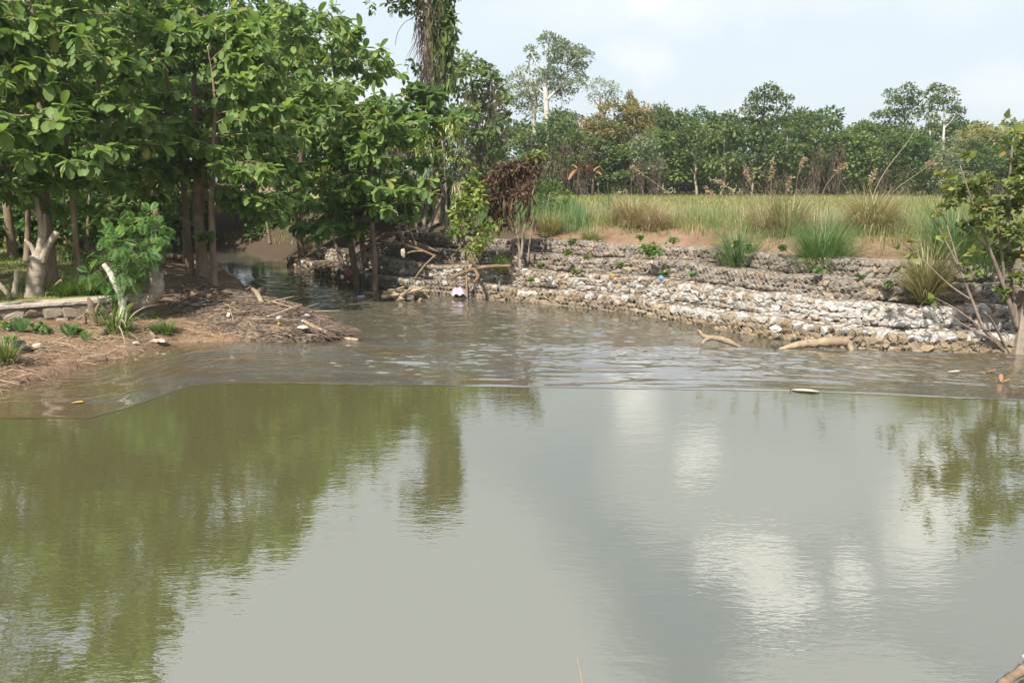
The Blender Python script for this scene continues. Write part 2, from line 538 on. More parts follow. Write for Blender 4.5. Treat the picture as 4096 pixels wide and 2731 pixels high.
M['concrete'] = stone_mat('concrete', [(0, (.40, .355, .30)), (1, (.44, .40, .34))], (.29, .235, .18), .52, .72)
M['post'] = stone_mat('post', [(0, (.27, .235, .19)), (1, (.30, .26, .21))], (.17, .14, .105), .47, .66)
# litter
M['plastic_white'] = flat_mat('plastic_white', (.5, .5, .49), .45, .5, .06)
M['plastic_purple'] = flat_mat('plastic_purple', (.36, .29, .41), .6, .4, .12)
M['plastic_red'] = flat_mat('plastic_red', (.2, .06, .05), .6, .4, .2)
M['plastic_blue'] = flat_mat('plastic_blue', (.10, .24, .36), .6, .4, .2)
M['plastic_yellow'] = flat_mat('plastic_yellow', (.55, .35, .06), .6, .4, .2)
M['cloth_dirty'] = flat_mat('cloth_dirty', (.42, .36, .29), .9, .2, .25)
M['dry_leaf'] = flat_mat('dry_leaf', (.21, .105, .05), .6, .4, .25, 20)
M['sheath'] = flat_mat('sheath', (.42, .40, .33), .5, .3, .15, 12)
M['reed_tip'] = flat_mat('reed_tip', (.52, .33, .25), .6, .3, .15, 20)


def ground_mat():
    m, t = newmat('ground')
    co = t.n('ShaderNodeNewGeometry').outputs['Position']
    g = t.n('ShaderNodeAttribute', attribute_name='rnd').outputs['Fac']
    n1 = t.noise(co, .9, 6, .62)
    n2 = t.noise(co, 7.0, 6, .7)
    n3 = t.noise(co, 40.0, 3, .7)
    soil = t.ramp(n1, [(.3, (.14, .088, .052)), (.5, (.215, .142, .092)), (.7, (.29, .20, .135))])
    soil = t.mix(t.n('ShaderNodeMapRange', {'Value': n2, 'From Min': .5, 'From Max': .7}).outputs[0], soil, (.12, .085, .055))
    soil = t.mix(t.n('ShaderNodeMapRange', {'Value': n3, 'From Min': .62, 'From Max': .75}).outputs[0], soil, (.36, .28, .2))
    gr = t.ramp(t.noise(t.scl(co, 1, .35, 1), .6, 6, .7), [(.3, (.135, .15, .048)), (.5, (.215, .205, .075)), (.72, (.30, .255, .115))])
    gr = t.mix(t.n('ShaderNodeMapRange', {'Value': n2, 'From Min': .5, 'From Max': .72, 'To Max': .6}).outputs[0], gr, (.085, .105, .03))
    dark_soil = t.n('ShaderNodeSeparateXYZ', {0: t.n('ShaderNodeAttribute', attribute_name='luv').outputs['Vector']}).outputs[0]
    hf = t.n('ShaderNodeMapRange', {'Value': t.m('ADD', dark_soil, t.m('MULTIPLY', t.m('SUBTRACT', n2, .5), 1.2)), 'From Min': .3, 'From Max': .7}).outputs[0]
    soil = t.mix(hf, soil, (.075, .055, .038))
    fac = t.n('ShaderNodeMapRange', {'Value': t.m('ADD', g, t.m('MULTIPLY', t.m('SUBTRACT', n2, .5), .9)), 'From Min': .4, 'From Max': .6}).outputs[0]
    c = t.mix(fac, soil, gr)
    b = t.n('ShaderNodeBump', {'Strength': .8, 'Distance': .05, 'Height': t.m('ADD', n2, t.m('MULTIPLY', n3, .4))})
    p = t.n('ShaderNodeBsdfPrincipled', {'Base Color': c, 'Roughness': .95, 'Specular IOR Level': .15, 'Normal': b.outputs[0]})
    finish(t, p.outputs[0])
    return m


def water_mat(name, col, layers, rough=.03, ior=1.33, patch=None):
    """layers: (sx, sy, scale, amplitude m, detail)"""
    m, t = newmat(name)
    co = t.n('ShaderNodeNewGeometry').outputs['Position']
    h = None
    for sx, sy, s_, amp, det in layers:
        n = t.m('MULTIPLY', t.noise(t.scl(co, sx, sy, 1), s_, det, .55, .4), amp)
        h = n if h is None else t.m('ADD', h, n)
    b = t.n('ShaderNodeBump', {'Strength': 1.0, 'Distance': 1.0, 'Height': h})
    c = col
    if patch:
        pc, s_, lo, hi, sx, sy = patch
        # the muddy bottom shows where the sheet is thinnest ('rnd' of the mesh)
        thin = t.n('ShaderNodeAttribute', attribute_name='rnd').outputs['Fac']
        v = t.m('ADD', t.noise(t.scl(co, sx, sy, 1), s_, 5, .6), t.m('MULTIPLY', thin, .45))
        c = t.mix(t.n('ShaderNodeMapRange', {'Value': v, 'From Min': lo, 'From Max': hi}).outputs[0], col, pc)
    p = t.n('ShaderNodeBsdfPrincipled', {'Base Color': c, 'Roughness': rough, 'IOR': ior, 'Normal': b.outputs[0]})
    finish(t, p.outputs[0])
    return m


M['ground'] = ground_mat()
M['pool'] = water_mat('pool', (.083, .080, .036), [(1, 2.2, 2.2, .0020, 2), (.8, 2.6, 7.5, .0011, 2), (1, 1.6, .35, .006, 2)], .02, 3.8)
M['river'] = water_mat('river', (.088, .080, .058), [(.8, 1.4, 9.0, .002, 2)], .05, 2.8)
M['shallows'] = water_mat('shallows', (.10, .094, .082), [(.7, 1.3, 10.0, .0008, 2)], .04, 3.4, ((.105, .078, .045), .8, .5, .72, .6, 1.4))
M['hill'] = flat_mat('hill', (.06, .09, .045), .95, .1, .2, .01)

# ------------------------------------------------------------------ terrain
RB = smooth_path([(17.5, -8), (16.8, 4), (15.8, 12), (13.6, 16.3), (10.6, 17.5), (7.8, 18.2), (5.8, 20.1), (3.5, 23.2), (0.3, 25.5), (-3.1, 27.6), (-6.3, 30.8), (-10.4, 36.9), (-13.5, 42), (-17, 45.5), (-30, 50), (-80, 60)], 160)
LB = np.array([(-11, -10), (-9.6, 8), (-9.0, 11), (-8.55, 13.4), (-8.0, 15.5), (-7.3, 17.4), (-5.1, 17.7), (-3.6, 17.9), (-4.2, 20), (-5.9, 23), (-8.6, 26.4), (-10.2, 30), (-13.2, 36), (-16, 39), (-30, 43), (-80, 50)], float)
WALL_A, WALL_B = np.array((-14.5, 15.3)), np.array((-8.7, 18.9))


LAND_R = np.vstack((RB, [(-4000, 700), (-4000, 4000), (4000, 4000), (4000, -400), (30, -400)]))
LAND_L = np.vstack((LB, [(-4000, 550), (-4000, -400), (-20, -400)]))


def inside(P, poly):
    x, y = P.T
    c = np.zeros(len(P), bool)
    for (x1, y1), (x2, y2) in zip(poly, np.roll(poly, -1, 0)):
        if y1 == y2:
            continue
        c ^= ((y1 > y) != (y2 > y)) & (x < (x2 - x1) * (y - y1) / (y2 - y1) + x1)
    return c


def signed_dist(P, poly, land):
    """P (N,2); positive on the land side of the polyline"""
    best = np.full(len(P), 1e9)
    for a, b in zip(poly[:-1], poly[1:]):
        ab = b - a
        t = np.clip(((P - a) @ ab) / (ab @ ab), 0, 1)
        best = np.minimum(best, np.hypot(*(P - a - t[:, None] * ab).T))
    return np.where(inside(P, land), best, -best)


def bumps(x, y):
    return (np.sin(x * 1.7 + 1.3 * np.sin(y * .9)) * np.sin(y * 1.3 + .7 * np.sin(x * 1.1)) * .5 + np.sin(x * 4.1 + y * 2.3) * np.sin(y * 3.7 - x * 1.9) * .25)


def ground_z(P, want=False):
    P = np.asarray(P, float).reshape(-1, 2)
    x, y = P.T
    dr = signed_dist(P, RB, LAND_R)
    dl = signed_dist(P, LB, LAND_L)
    b = bumps(x, y)
    gab = np.interp(x, [-12, -3, 0.5], [0, 0, 1])           # 1 where all four gabion steps stand
    zr1 = np.interp(dr, [-6, -.6, 0, 1.0, 2.05, 3.05, 4.1, 4.6, 6.3, 9, 4000], [-1.0, -.75, -.45, -.15, .25, .7, 1.22, 1.50, 1.92, 2.0, 2.0])
    zr2 = np.interp(dr, [-6, -.6, 0, 1.0, 2.0, 3.2, 5.0, 7.0, 10, 4000], [-1.0, -.75, -.45, -.1, .55, 1.05, 1.75, 2.15, 2.2, 2.2])
    zr = zr1 * gab + zr2 * (1 - gab) + b * .07 * np.clip((dr - 4.1) / 1.5, 0, 1)
    zl = np.interp(dl, [-5, -.6, 0, .25, .8, 2.2, 5, 12, 40, 4000], [-1.0, -.7, -.28, .06, .2, .36, .7, 1.1, 1.5, 2.0])
    # low earth mound under the trees on the spit
    zl = zl + .42 * np.exp(-(((x + 9.6) / 1.5) ** 2 + ((y - 23.2) / 2.6) ** 2)) * np.clip(dl / .8, 0, 1)
    # terrace held by the stone wall
    u = WALL_B - WALL_A
    L = np.hypot(*u)
    u = u / L
    s = (P - WALL_A) @ u
    n = (P - WALL_A) @ np.array((-u[1], u[0]))
    on = np.clip((L - s) / 1.2 + .25, 0, 1) * np.clip(n / .25 + .2, 0, 1) * (y > 10)
    zl = np.where((on > .01) & (dl > 0), np.maximum(zl, on * (.84 + .02 * np.clip(n, 0, 20))), zl)
    zl = zl + b * .035 * np.clip(dl / 1.0, 0, 1)
    z = np.maximum(zr, zl)
    z = np.where((y < 17.6) & (dl < 0) & (dr < 0), np.minimum(z, -.7), z)
    if want:
        g = np.clip((dr - 5.6) / 1.5, 0, 1) * (x > -30)
        gl = np.clip((dl - 6.0) / 3, 0, 1) * .45 * (y > 18) + .62 * np.clip(n / .6, 0, 1) * on * (x < -9.6)
        dark_soil = np.clip((1.5 - x) / 2, 0, 1) * np.clip((9 - dr) / 2, 0, 1) * (dr > -.5) + np.clip((dl - 3.5) / 2, 0, 1) * .55 * (y > 17)  # darker soil colour: left end of the right bank and inland left bank
        return z, np.maximum(g, gl), dark_soil
    return z


def gz(x, y):
    return float(ground_z([(x, y)])[0])


def at_ground(px, py, it=9):
    z = 0.3
    for _ in range(it):
        p = at_z(px, py, z)
        z = .5 * z + .5 * gz(p[0], p[1])
    p = at_z(px, py, z)
    return np.array((p[0], p[1], gz(p[0], p[1])))


def on_ground(px, Y):
    """point on the ground at depth Y in the column px"""
    p = at_y(px, 341, Y)
    x = (px - 512) / F * (Y * math.cos(PITCH) + (CAM_H - 1.0) * math.sin(PITCH))
    return np.array((x, Y, gz(x, Y)))


def axis(lo, hi, step, far, grow=1.16):
    a = list(np.arange(lo, hi + 1e-6, step))
    d, s = step, hi
    while s < far:
        d *= grow
        s += d
        a.append(s)
    d, s = step, lo
    b = []
    while s > -far:
        d *= grow
        s -= d
        b.append(s)
    return np.array(b[::-1] + a)


def build_ground():
    xs = axis(-20, 18, .24, 1000)
    ys = axis(10, 44, .24, 1000)
    ys = ys[ys > -30]
    X, Y = np.meshgrid(xs, ys)
    P = np.stack((X.ravel(), Y.ravel()), -1)
    z, g, dark_soil = ground_z(P, True)
    nx, ny = len(xs), len(ys)
    i = np.arange(ny - 1)[:, None] * nx + np.arange(nx - 1)[None]
    q = np.stack((i, i + 1, i + nx + 1, i + nx), -1).reshape(-1, 4)
    mb = MB()
    mb.add(np.column_stack((P, z)), q, g, np.column_stack((dark_soil, dark_soil * 0, dark_soil * 0)))
    mb.build('ground', M['ground'], smooth=True, kind='structure')


def build_hills():
    rng = np.random.default_rng(4)
    mb = MB()
    a = np.linspace(-70, 70, 90)
    for dist, hh, seed in ((620, 34, 1), (800, 62, 2)):
        r_ = np.random.default_rng(seed)
        h = np.zeros_like(a)
        for k in range(1, 9):
            h += r_.normal() / k * np.sin(np.radians(a) * k * 3.1 + r_.uniform(0, 6))
        h = hh * (.62 + .3 * h / max(abs(h).max(), 1e-6)) * np.interp(a, [-70, 8, 24, 33, 45, 70], [.5, .45, .6, 1.0, .9, .6])
        h = np.clip(h, 2, 62)
        bx, by = dist * np.sin(np.radians(a)), dist * np.cos(np.radians(a))
        rows = [np.column_stack((bx * f_, by * f_, h * g_)) for f_, g_ in ((.86, 0), (.92, .45), (.97, .85), (1.0, 1.0), (1.1, .5), (1.16, 0))]
        v = np.concatenate(rows)
        n = len(a)
        i = np.arange(len(rows) - 1)[:, None] * n + np.arange(n - 1)[None]
        mb.add(v, np.stack((i, i + 1, i + n + 1, i + n), -1).reshape(-1, 4))
    mb.build('hills', M['hill'], smooth=True, kind='structure')


# ------------------------------------------------------------------ water
NEAR = np.array([(-260, 421), (-80, 419.5), (0, 418), (90, 418), (128, 408), (160, 396), (190, 386), (215, 383.2), (260, 383), (512, 386.5), (800, 391), (900, 395), (1024, 401), (1300, 412)], float)
FAR = np.array([(-260, 352), (0, 342), (90, 338), (190, 337), (260, 339), (360, 340), (512, 342.5), (700, 346), (853, 349.5), (1024, 353), (1300, 357)], float)


def vnoise(x, y, seed):
    """smooth value noise in -1..1"""
    xi, yi = np.floor(x).astype(int), np.floor(y).astype(int)
    u, v = x - xi, y - yi
    u, v = u * u * (3 - 2 * u), v * v * (3 - 2 * v)

    def h(a, b):
        q = np.sin(a * 127.1 + b * 311.7 + seed * 74.7) * 43758.5453
        return (q - np.floor(q)) * 2 - 1
    return (h(xi, yi) * (1 - u) + h(xi + 1, yi) * u) * (1 - v) + (h(xi, yi + 1) * (1 - u) + h(xi + 1, yi + 1) * u) * v


def build_water():
    pxs = np.unique(np.concatenate((np.linspace(-150, 1180, 620), NEAR[:, 0])))
    ny = np.interp(pxs, NEAR[:, 0], NEAR[:, 1])
    fy = np.interp(pxs, FAR[:, 0], FAR[:, 1])
    A = np.array([at_z(a, b, 0)[:2] for a, b in zip(pxs, ny)])
    B = np.array([at_z(a, b, 0)[:2] for a, b in zip(pxs, fy)])
    n = len(pxs)

    def grid(rows):
        v = np.concatenate(rows)
        i = np.arange(len(rows) - 1)[:, None] * n + np.arange(n - 1)[None]
        return v, np.stack((i, i + 1, i + n + 1, i + n), -1).reshape(-1, 4)
    # still pool, towards and behind the camera
    rows = []
    for t in np.linspace(0, 1, 24):
        q = A * (1 - t) + np.column_stack((np.linspace(-17, 18, n), np.full(n, -8.0))) * t
        rows.append(np.column_stack((q, np.full(n, 0.0))))
    mb = MB()
    v, f = grid(rows)
    mb.add(v, f[:, ::-1])
    mb.build('pool_water', M['pool'], smooth=True, kind='structure')
    # thin sheet of water running over the sill, then dropping to the river
    rows = []
    T = np.concatenate((np.linspace(0, .12, 9), np.linspace(.135, 1, 130)))
    fade_px = np.interp(pxs, [0, 190, 300, 420, 760, 900, 1000], [.15, .3, .7, 1, .9, .35, .2])
    for t in T:
        q = A * (1 - t) + B * t
        x, y = q.T
        d = t * np.hypot(*(B - A).T)
        ph = 2.2 * np.sin(x * .45 + .6) + .8 * np.sin(x * 1.3 + y)
        xs_, ds_ = x + .35 * vnoise(x * .7, d * .9, 9), d + .10 * vnoise(x * .8, d * 1.1, 10)
        long_ = vnoise(xs_ * .7, ds_ * 3.4, 1) + .55 * vnoise(xs_ * 1.4 + 7, ds_ * 6.1, 2)
        wave = long_ * np.exp(-((d - 1.0) / 1.2) ** 2) * .016 * fade_px * np.clip(d / .12, 0, 1)
        fine = vnoise(xs_ * 2.2, ds_ * 4.6, 3) + .7 * vnoise(xs_ * 4.3, ds_ * 8.5, 4) + .4 * vnoise(xs_ * 8, ds_ * 13, 6)
        wave += fine * .017 * np.clip((d - .5) / 1.2, .12, 1) * (.55 + .45 * vnoise(x * .4, d * .6, 11))
        lip = .012 * (1 - np.exp(-d / .05)) - .03 * (1 - np.exp(-d / .5))
        rows.append(np.column_stack((q, .004 + lip + wave)))
    for ext, dz in ((.08, -.035), (.2, -.11), (.34, -.22), (.5, -.34)):
        dirn = unit(B - A)
        rows.append(np.column_stack((B + dirn * ext, np.full(n, dz))))
    v, f = grid(rows)
    mb = MB()
    thin = np.interp(v[:, 0], [-9, -7.6, -6.0, -4, 5, 8, 11], [1, .6, .12, .05, .08, .2, .5])
    mb.add(v, f, thin)
    mb.build('shallow_water', M['shallows'], smooth=True, kind='structure')
    # lower river beyond the sill
    mb = MB()
    xs, ys = axis(-14.5, 10.0, .085, 62, 1.25), axis(16.6, 33, .09, 64, 1.2)
    xs, ys = xs[(xs > -78) & (xs < 17)], ys[(ys > 15.4) & (ys < 62)]
    X, Y = np.meshgrid(xs, ys)
    mb.n = 0
    u_, v_ = X * .8 - Y * .6, X * .6 + Y * .8            # the current runs along the bank
    Z = -.25 + (.55 + .45 * vnoise(u_ * .3, v_ * .35, 12)) * (.022 * vnoise(u_ * 1.6, v_ * 2.4, 13) + .019 * vnoise(u_ * 3.6, v_ * 4.6, 14) + .011 * vnoise(u_ * 7, v_ * 8, 15))
    Z = np.where((X > -14.6) & (X < 10.1) & (Y < 33.2), Z, -.25)
    # nothing of the lower sheet reaches above the sill
    v = np.column_stack((X.ravel(), Y.ravel(), Z.ravel()))
    nx = len(xs)
    i = np.arange(len(ys) - 1)[:, None] * nx + np.arange(nx - 1)[None]
    mb.add(v, np.stack((i, i + 1, i + nx + 1, i + nx), -1).reshape(-1, 4))
    mb.build('river_water', M['river'], smooth=True, kind='structure')


build_ground()
build_hills()
build_water()


# ------------------------------------------------------------------ stones
def hull_mesh(rng, npts=16, sq=.6):
    bm = bmesh.new()
    d = rand_dirs(rng, npts)
    d = np.sign(d) * np.abs(d) ** sq
    d = d / np.abs(d).max(axis=0)
    for p in d:
        bm.verts.new(p * .5)
    r = bmesh.ops.convex_hull(bm, input=bm.verts)
    bmesh.ops.delete(bm, geom=[e for e in r['geom_interior'] if isinstance(e, bmesh.types.BMVert)], context='VERTS')
    bm.verts.index_update()
    v = np.array([x.co[:] for x in bm.verts])
    bmesh.ops.recalc_face_normals(bm, faces=bm.faces)
    f = np.array([[x.index for x in fc.verts] for fc in bm.faces])
    bm.free()
    return v, f


_r = np.random.default_rng(11)
HULLS = [hull_mesh(_r) for _ in range(16)]


def hull_meshdata(name, m, smooth=False):
    out = []
    for v, f in HULLS:
        mb = MB()
        mb.add(v, f)
        out.append(mb.mesh(name, m, smooth))
    return out


STONE_ME = {k: hull_meshdata('stone', M[k]) for k in ('stone_white', 'stone_tan', 'stone_grey', 'stone_silt', 'stone_dark')}


def curve_at(poly, arcs):
    seg = np.hypot(*np.diff(poly, axis=0).T)
    cum = np.concatenate(([0], np.cumsum(seg)))
    p = np.column_stack([np.interp(arcs, cum, poly[:, k]) for k in (0, 1)])
    e = .35
    d = unit(np.column_stack([np.interp(arcs + e, cum, poly[:, k]) - np.interp(arcs - e, cum, poly[:, k]) for k in (0, 1)]))
    return p, d, np.column_stack((d[:, 1], -d[:, 0])), cum[-1]


def offset_curve(off):
    p, d, nn, L = curve_at(RB, np.linspace(0, curve_at(RB, np.array([0.]))[3], 400))
    q = p + nn * off
    return q


def tier(idx, label, off, z0, z1, depth, xr, xl, pick, tread_pick, seed):
    rng = np.random.default_rng(seed)
    poly = offset_curve(off)
    keep = (poly[:, 0] < xr) & (poly[:, 0] > xl) & (poly[:, 1] > 13)
    poly = poly[keep]
    seg = np.hypot(*np.diff(poly, axis=0).T)
    L = seg.sum()
    org = (poly[0][0], poly[0][1], z0)
    root = thing('gabion_step', label, 'gabion', org, 'stone gabion steps along the river bank')
    ng = int(L / .4)
    arcs = np.linspace(0, L, ng)
    p, d, nn, _ = curve_at(poly, arcs)
    sag = .04 * np.sin(arcs * 1.1 + idx) + .03 * np.sin(arcs * 2.7 + 2 * idx)
    # earth and small stone filling behind the face
    mb = MB()
    rows = []
    for o_, z_ in ((.09, z0 - .25), (.09, z1 - .09), (.16, z1 - .05), (depth, z1 - .05), (depth + .2, z0 - .25)):
        rows.append(np.column_stack((p + nn * o_, z_ + sag * (z_ > z0))))
    n = len(arcs)
    i = np.arange(len(rows) - 1)[:, None] * n + np.arange(n - 1)[None]
    mb.add(np.concatenate(rows), np.stack((i, i + n, i + n + 1, i + 1), -1).reshape(-1, 4))
    mb.build('fill', M['fill'], root, origin=org)
    # face stones
    st = []
    H = z1 - z0
    nrow = 4 if H > .42 else 3
    a = 0.0
    for r_ in range(nrow):
        a = rng.uniform(0, .2)
        while a < L:
            w = rng.uniform(.12, .3) if r_ < nrow - 1 else rng.uniform(.1, .22)
            h = H / nrow * rng.uniform(.95, 1.5)
            st.append((a + w / 2, z0 + H * (r_ + .5) / nrow + rng.uniform(-.03, .03), w, h, rng.uniform(.16, .3), r_))
            a += w * rng.uniform(.82, 1.0)
    st = np.array(st)
    pp, dd, nr, _ = curve_at(poly, st[:, 0])
    sg = np.interp(st[:, 0], arcs, sag)
    px = pp + nr * (.05 + rng.uniform(-.03, .03, len(st)))[:, None]
    pos = np.column_stack((px, st[:, 1] + sg * (st[:, 5] + 1) / nrow))
    dist = np.hypot(pos[:, 0], pos[:, 1])
    vis = np.abs(pos[:, 0]) < pos[:, 1] * .66
    order = np.argsort(np.where(vis, dist / st[:, 2] * .25, 1e6))
    single = set(order[:298].tolist())
    joined = {}
    tilt = rng.normal(0, .09, (len(st), 2))
    for k in range(len(st)):
        dx, dy = dd[k]
        rot = Matrix(((dx, nr[k][0], 0), (dy, nr[k][1], 0), (0, 0, 1)))
        rot = Matrix.Rotation(tilt[k, 0], 3, Vector((nr[k][0], nr[k][1], 0))) @ Matrix.Rotation(tilt[k, 1], 3, 'Z') @ rot
        S = Matrix.Diagonal((st[k, 2] * 1.2, st[k, 4], st[k, 3] * 1.2))
        m3 = rot @ S
        kind = pick(rng, pos[k], int(st[k, 5]), nrow)
        hi = int(rng.integers(len(HULLS)))
        if k in single:
            o = bpy.data.objects.new('stone', STONE_ME[kind][hi])
            COL.objects.link(o)
            o.parent = root
            mw = m3.to_4x4()
            mw.translation = Vector(pos[k]) - Vector(org)
            o.matrix_local = mw
        else:
            joined.setdefault(kind, MB()).add(HULLS[hi][0] @ np.array(m3).T + pos[k], HULLS[hi][1], rng.random())
    # top stones, seen edge on: joined
    nt = int(L * depth * 55)
    ar = rng.uniform(0, L, nt)
    ofs = rng.uniform(.06, depth + .08, nt)
    pp, dd, nr, _ = curve_at(poly, ar)
    sg = np.interp(ar, arcs, sag)
    size = rng.uniform(.07, .2, nt)
    for k in range(nt):
        hi = int(rng.integers(len(HULLS)))
        th = rng.uniform(0, 6.28)
        cR = np.array(((math.cos(th), -math.sin(th), 0), (math.sin(th), math.cos(th), 0), (0, 0, 1)))
        q = np.array((*(pp[k] + nr[k] * ofs[k]), z1 - .03 + sg[k] + rng.uniform(-.012, .012)))
        v = (HULLS[hi][0] * (size[k], size[k] * .8, size[k] * .24)) @ cR.T + q
        joined.setdefault(tread_pick(rng, q), MB()).add(v, HULLS[hi][1], rng.random())
    big = MB()
    keys = sorted(joined)
    for kk, key in enumerate(keys):
        jb = joined[key]
        off_ = big.n
        big.v += jb.v
        big.r += jb.r
        big.uv += jb.uv
        big.f += [f + off_ for f in jb.f]
        big.mi += [np.full(len(f), kk, np.int32) for f in jb.f]
        big.n += jb.n
    big.build('rubble', [M[k] for k in keys], root, kind='stuff', origin=org)
    # hexagonal wire netting over the face and the top
    wb = MB()
    cell = .15
    P0, D0, N0, _ = curve_at(poly, np.arange(0, min(L, 26), cell))

    def surf(sarc, h):
        pt, _, nt_, _ = curve_at(poly, np.array([sarc]))
        sgv = np.interp(sarc, arcs, sag)
        if h < H:
            return np.array((*(pt[0] - nt_[0] * .075), z0 + h + sgv * h / H))
        return np.array((*(pt[0] + nt_[0] * (h - H - .06)), z1 + .045 + sgv))
    segs = []
    ncol = int(min(L, 24) / cell)
    nrw = int((H + .35) / .13)
    for c_ in range(ncol):
        for r_ in range(nrw):
            s_ = c_ * cell + (.5 * cell if r_ % 2 else 0)
            h_ = r_ * .13
            a_, b_ = surf(s_, h_), surf(s_, h_ + .06)
            segs.append((a_, b_))
            segs.append((b_, surf(s_ + .5 * cell, h_ + .13)))
            segs.append((b_, surf(max(s_ - .5 * cell, 0), h_ + .13)))
    sa = np.array([s_[0] for s_ in segs])
    sb_ = np.array([s_[1] for s_ in segs])
    dv = unit(sb_ - sa)
    u1 = unit(np.cross(dv, np.array((.3, .5, .81))))
    u2 = np.cross(dv, u1)
    rr = .0045
    ring = [u1 * rr, -.5 * u1 * rr + .87 * u2 * rr, -.5 * u1 * rr - .87 * u2 * rr]
    V = np.stack([sa + q for q in ring] + [sb_ + q for q in ring], 1)
    base = (np.arange(len(sa)) * 6)[:, None, None]
    q = np.array([(0, 1, 4, 3), (1, 2, 5, 4), (2, 0, 3, 5)])
    wb.add(V.reshape(-1, 3), (q[None] + base).reshape(-1, 4))
    wb.build('wire_mesh', M['wire'], root, origin=org)
    return root


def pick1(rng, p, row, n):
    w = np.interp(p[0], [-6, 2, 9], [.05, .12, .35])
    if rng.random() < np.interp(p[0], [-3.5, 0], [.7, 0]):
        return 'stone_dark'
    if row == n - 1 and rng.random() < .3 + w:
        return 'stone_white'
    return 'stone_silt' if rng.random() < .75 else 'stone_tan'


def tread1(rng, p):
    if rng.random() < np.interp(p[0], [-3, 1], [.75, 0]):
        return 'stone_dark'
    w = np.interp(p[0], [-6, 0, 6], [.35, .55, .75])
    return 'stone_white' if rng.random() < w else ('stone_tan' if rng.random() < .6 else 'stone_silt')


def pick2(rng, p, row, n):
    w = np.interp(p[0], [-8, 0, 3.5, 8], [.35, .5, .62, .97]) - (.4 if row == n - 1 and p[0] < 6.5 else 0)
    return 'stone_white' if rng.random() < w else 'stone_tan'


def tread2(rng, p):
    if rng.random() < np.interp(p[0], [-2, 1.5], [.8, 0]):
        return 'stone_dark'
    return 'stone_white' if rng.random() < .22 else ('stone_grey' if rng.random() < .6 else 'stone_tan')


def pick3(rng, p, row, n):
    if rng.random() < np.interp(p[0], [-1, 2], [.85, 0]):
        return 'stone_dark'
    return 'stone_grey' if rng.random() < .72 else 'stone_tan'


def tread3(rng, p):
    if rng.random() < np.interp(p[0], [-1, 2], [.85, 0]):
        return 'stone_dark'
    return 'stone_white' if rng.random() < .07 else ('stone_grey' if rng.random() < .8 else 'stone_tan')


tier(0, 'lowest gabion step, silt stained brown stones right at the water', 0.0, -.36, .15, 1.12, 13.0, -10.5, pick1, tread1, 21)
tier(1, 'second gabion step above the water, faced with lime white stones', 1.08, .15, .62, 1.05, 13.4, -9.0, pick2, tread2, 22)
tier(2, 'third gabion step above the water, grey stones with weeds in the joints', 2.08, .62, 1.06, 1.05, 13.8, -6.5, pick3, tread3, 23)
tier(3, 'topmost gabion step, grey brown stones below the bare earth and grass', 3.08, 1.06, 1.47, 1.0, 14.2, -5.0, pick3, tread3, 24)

# ------------------------------------------------------------------ broad leaved riverside trees
LEAF_ME = []
for _w, _d, _f in ((.52, .22, .07), (.56, .38, .06), (.48, .12, .09), (.6, .3, .04)):
    _v, _fc, _uv = leaf_template(_w, droop=_d, fold=_f)
    _mb = MB()
    _mb.add(_v, _fc, 0, _uv)
    LEAF_ME.append(_mb.mesh('leaf', M['leaf_big'], True))


def put_leaves(root, base, L, nobj, mat, tmpl=LEAF, name='foliage', meshes=None):
    """L: dict of arrays pos, d, n, s. The nobj that show largest become leaves of their own, the rest one foliage mesh."""
    pos, d, nr, s = (np.asarray(L[k]) for k in ('pos', 'd', 'n', 's'))
    B = basis(d, nr)
    rng = np.random.default_rng(int(abs(base[0]) * 100) + len(pos))
    rnd = rng.random(len(pos))
    take = np.zeros(len(pos), bool)
    if nobj:
        v = pos - CAMP
        dep = v @ FW
        u = np.abs(v[:, 0] / dep * F)
        w = (v @ UP) / dep * F
        inview = (u < 512) & (w < 345) & (w > -330)
        facing = np.abs(np.einsum('ij,ij->i', B[:, :, 2], unit(v)))
        # leaves on the near side of the crown and turned to the viewer show largest
        score = s / dep * (.35 + facing) * np.clip(1.25 - (dep - np.percentile(dep, 3)) / 5.0, .15, 1)
        idx = np.argsort(np.where(inview, -score, 1))[:nobj]
        take[idx] = True
        me = meshes or LEAF_ME
        for k in idx:
            o = bpy.data.objects.new('leaf', me[int(rng.integers(len(me)))])
            COL.objects.link(o)
            o.parent = root
            m4 = Matrix((B[k] * s[k]).tolist()).to_4x4()
            m4.translation = Vector((pos[k] - base).tolist())
            o.matrix_local = m4
    r_ = ~take
    if r_.any():
        mb = MB()
        scatter(mb, tmpl[0], tmpl[1], pos[r_], B[r_] * s[r_, None, None], rnd[r_], tmpl[2])
        mb.build(name, mat, root, smooth=True, kind='stuff', origin=base)


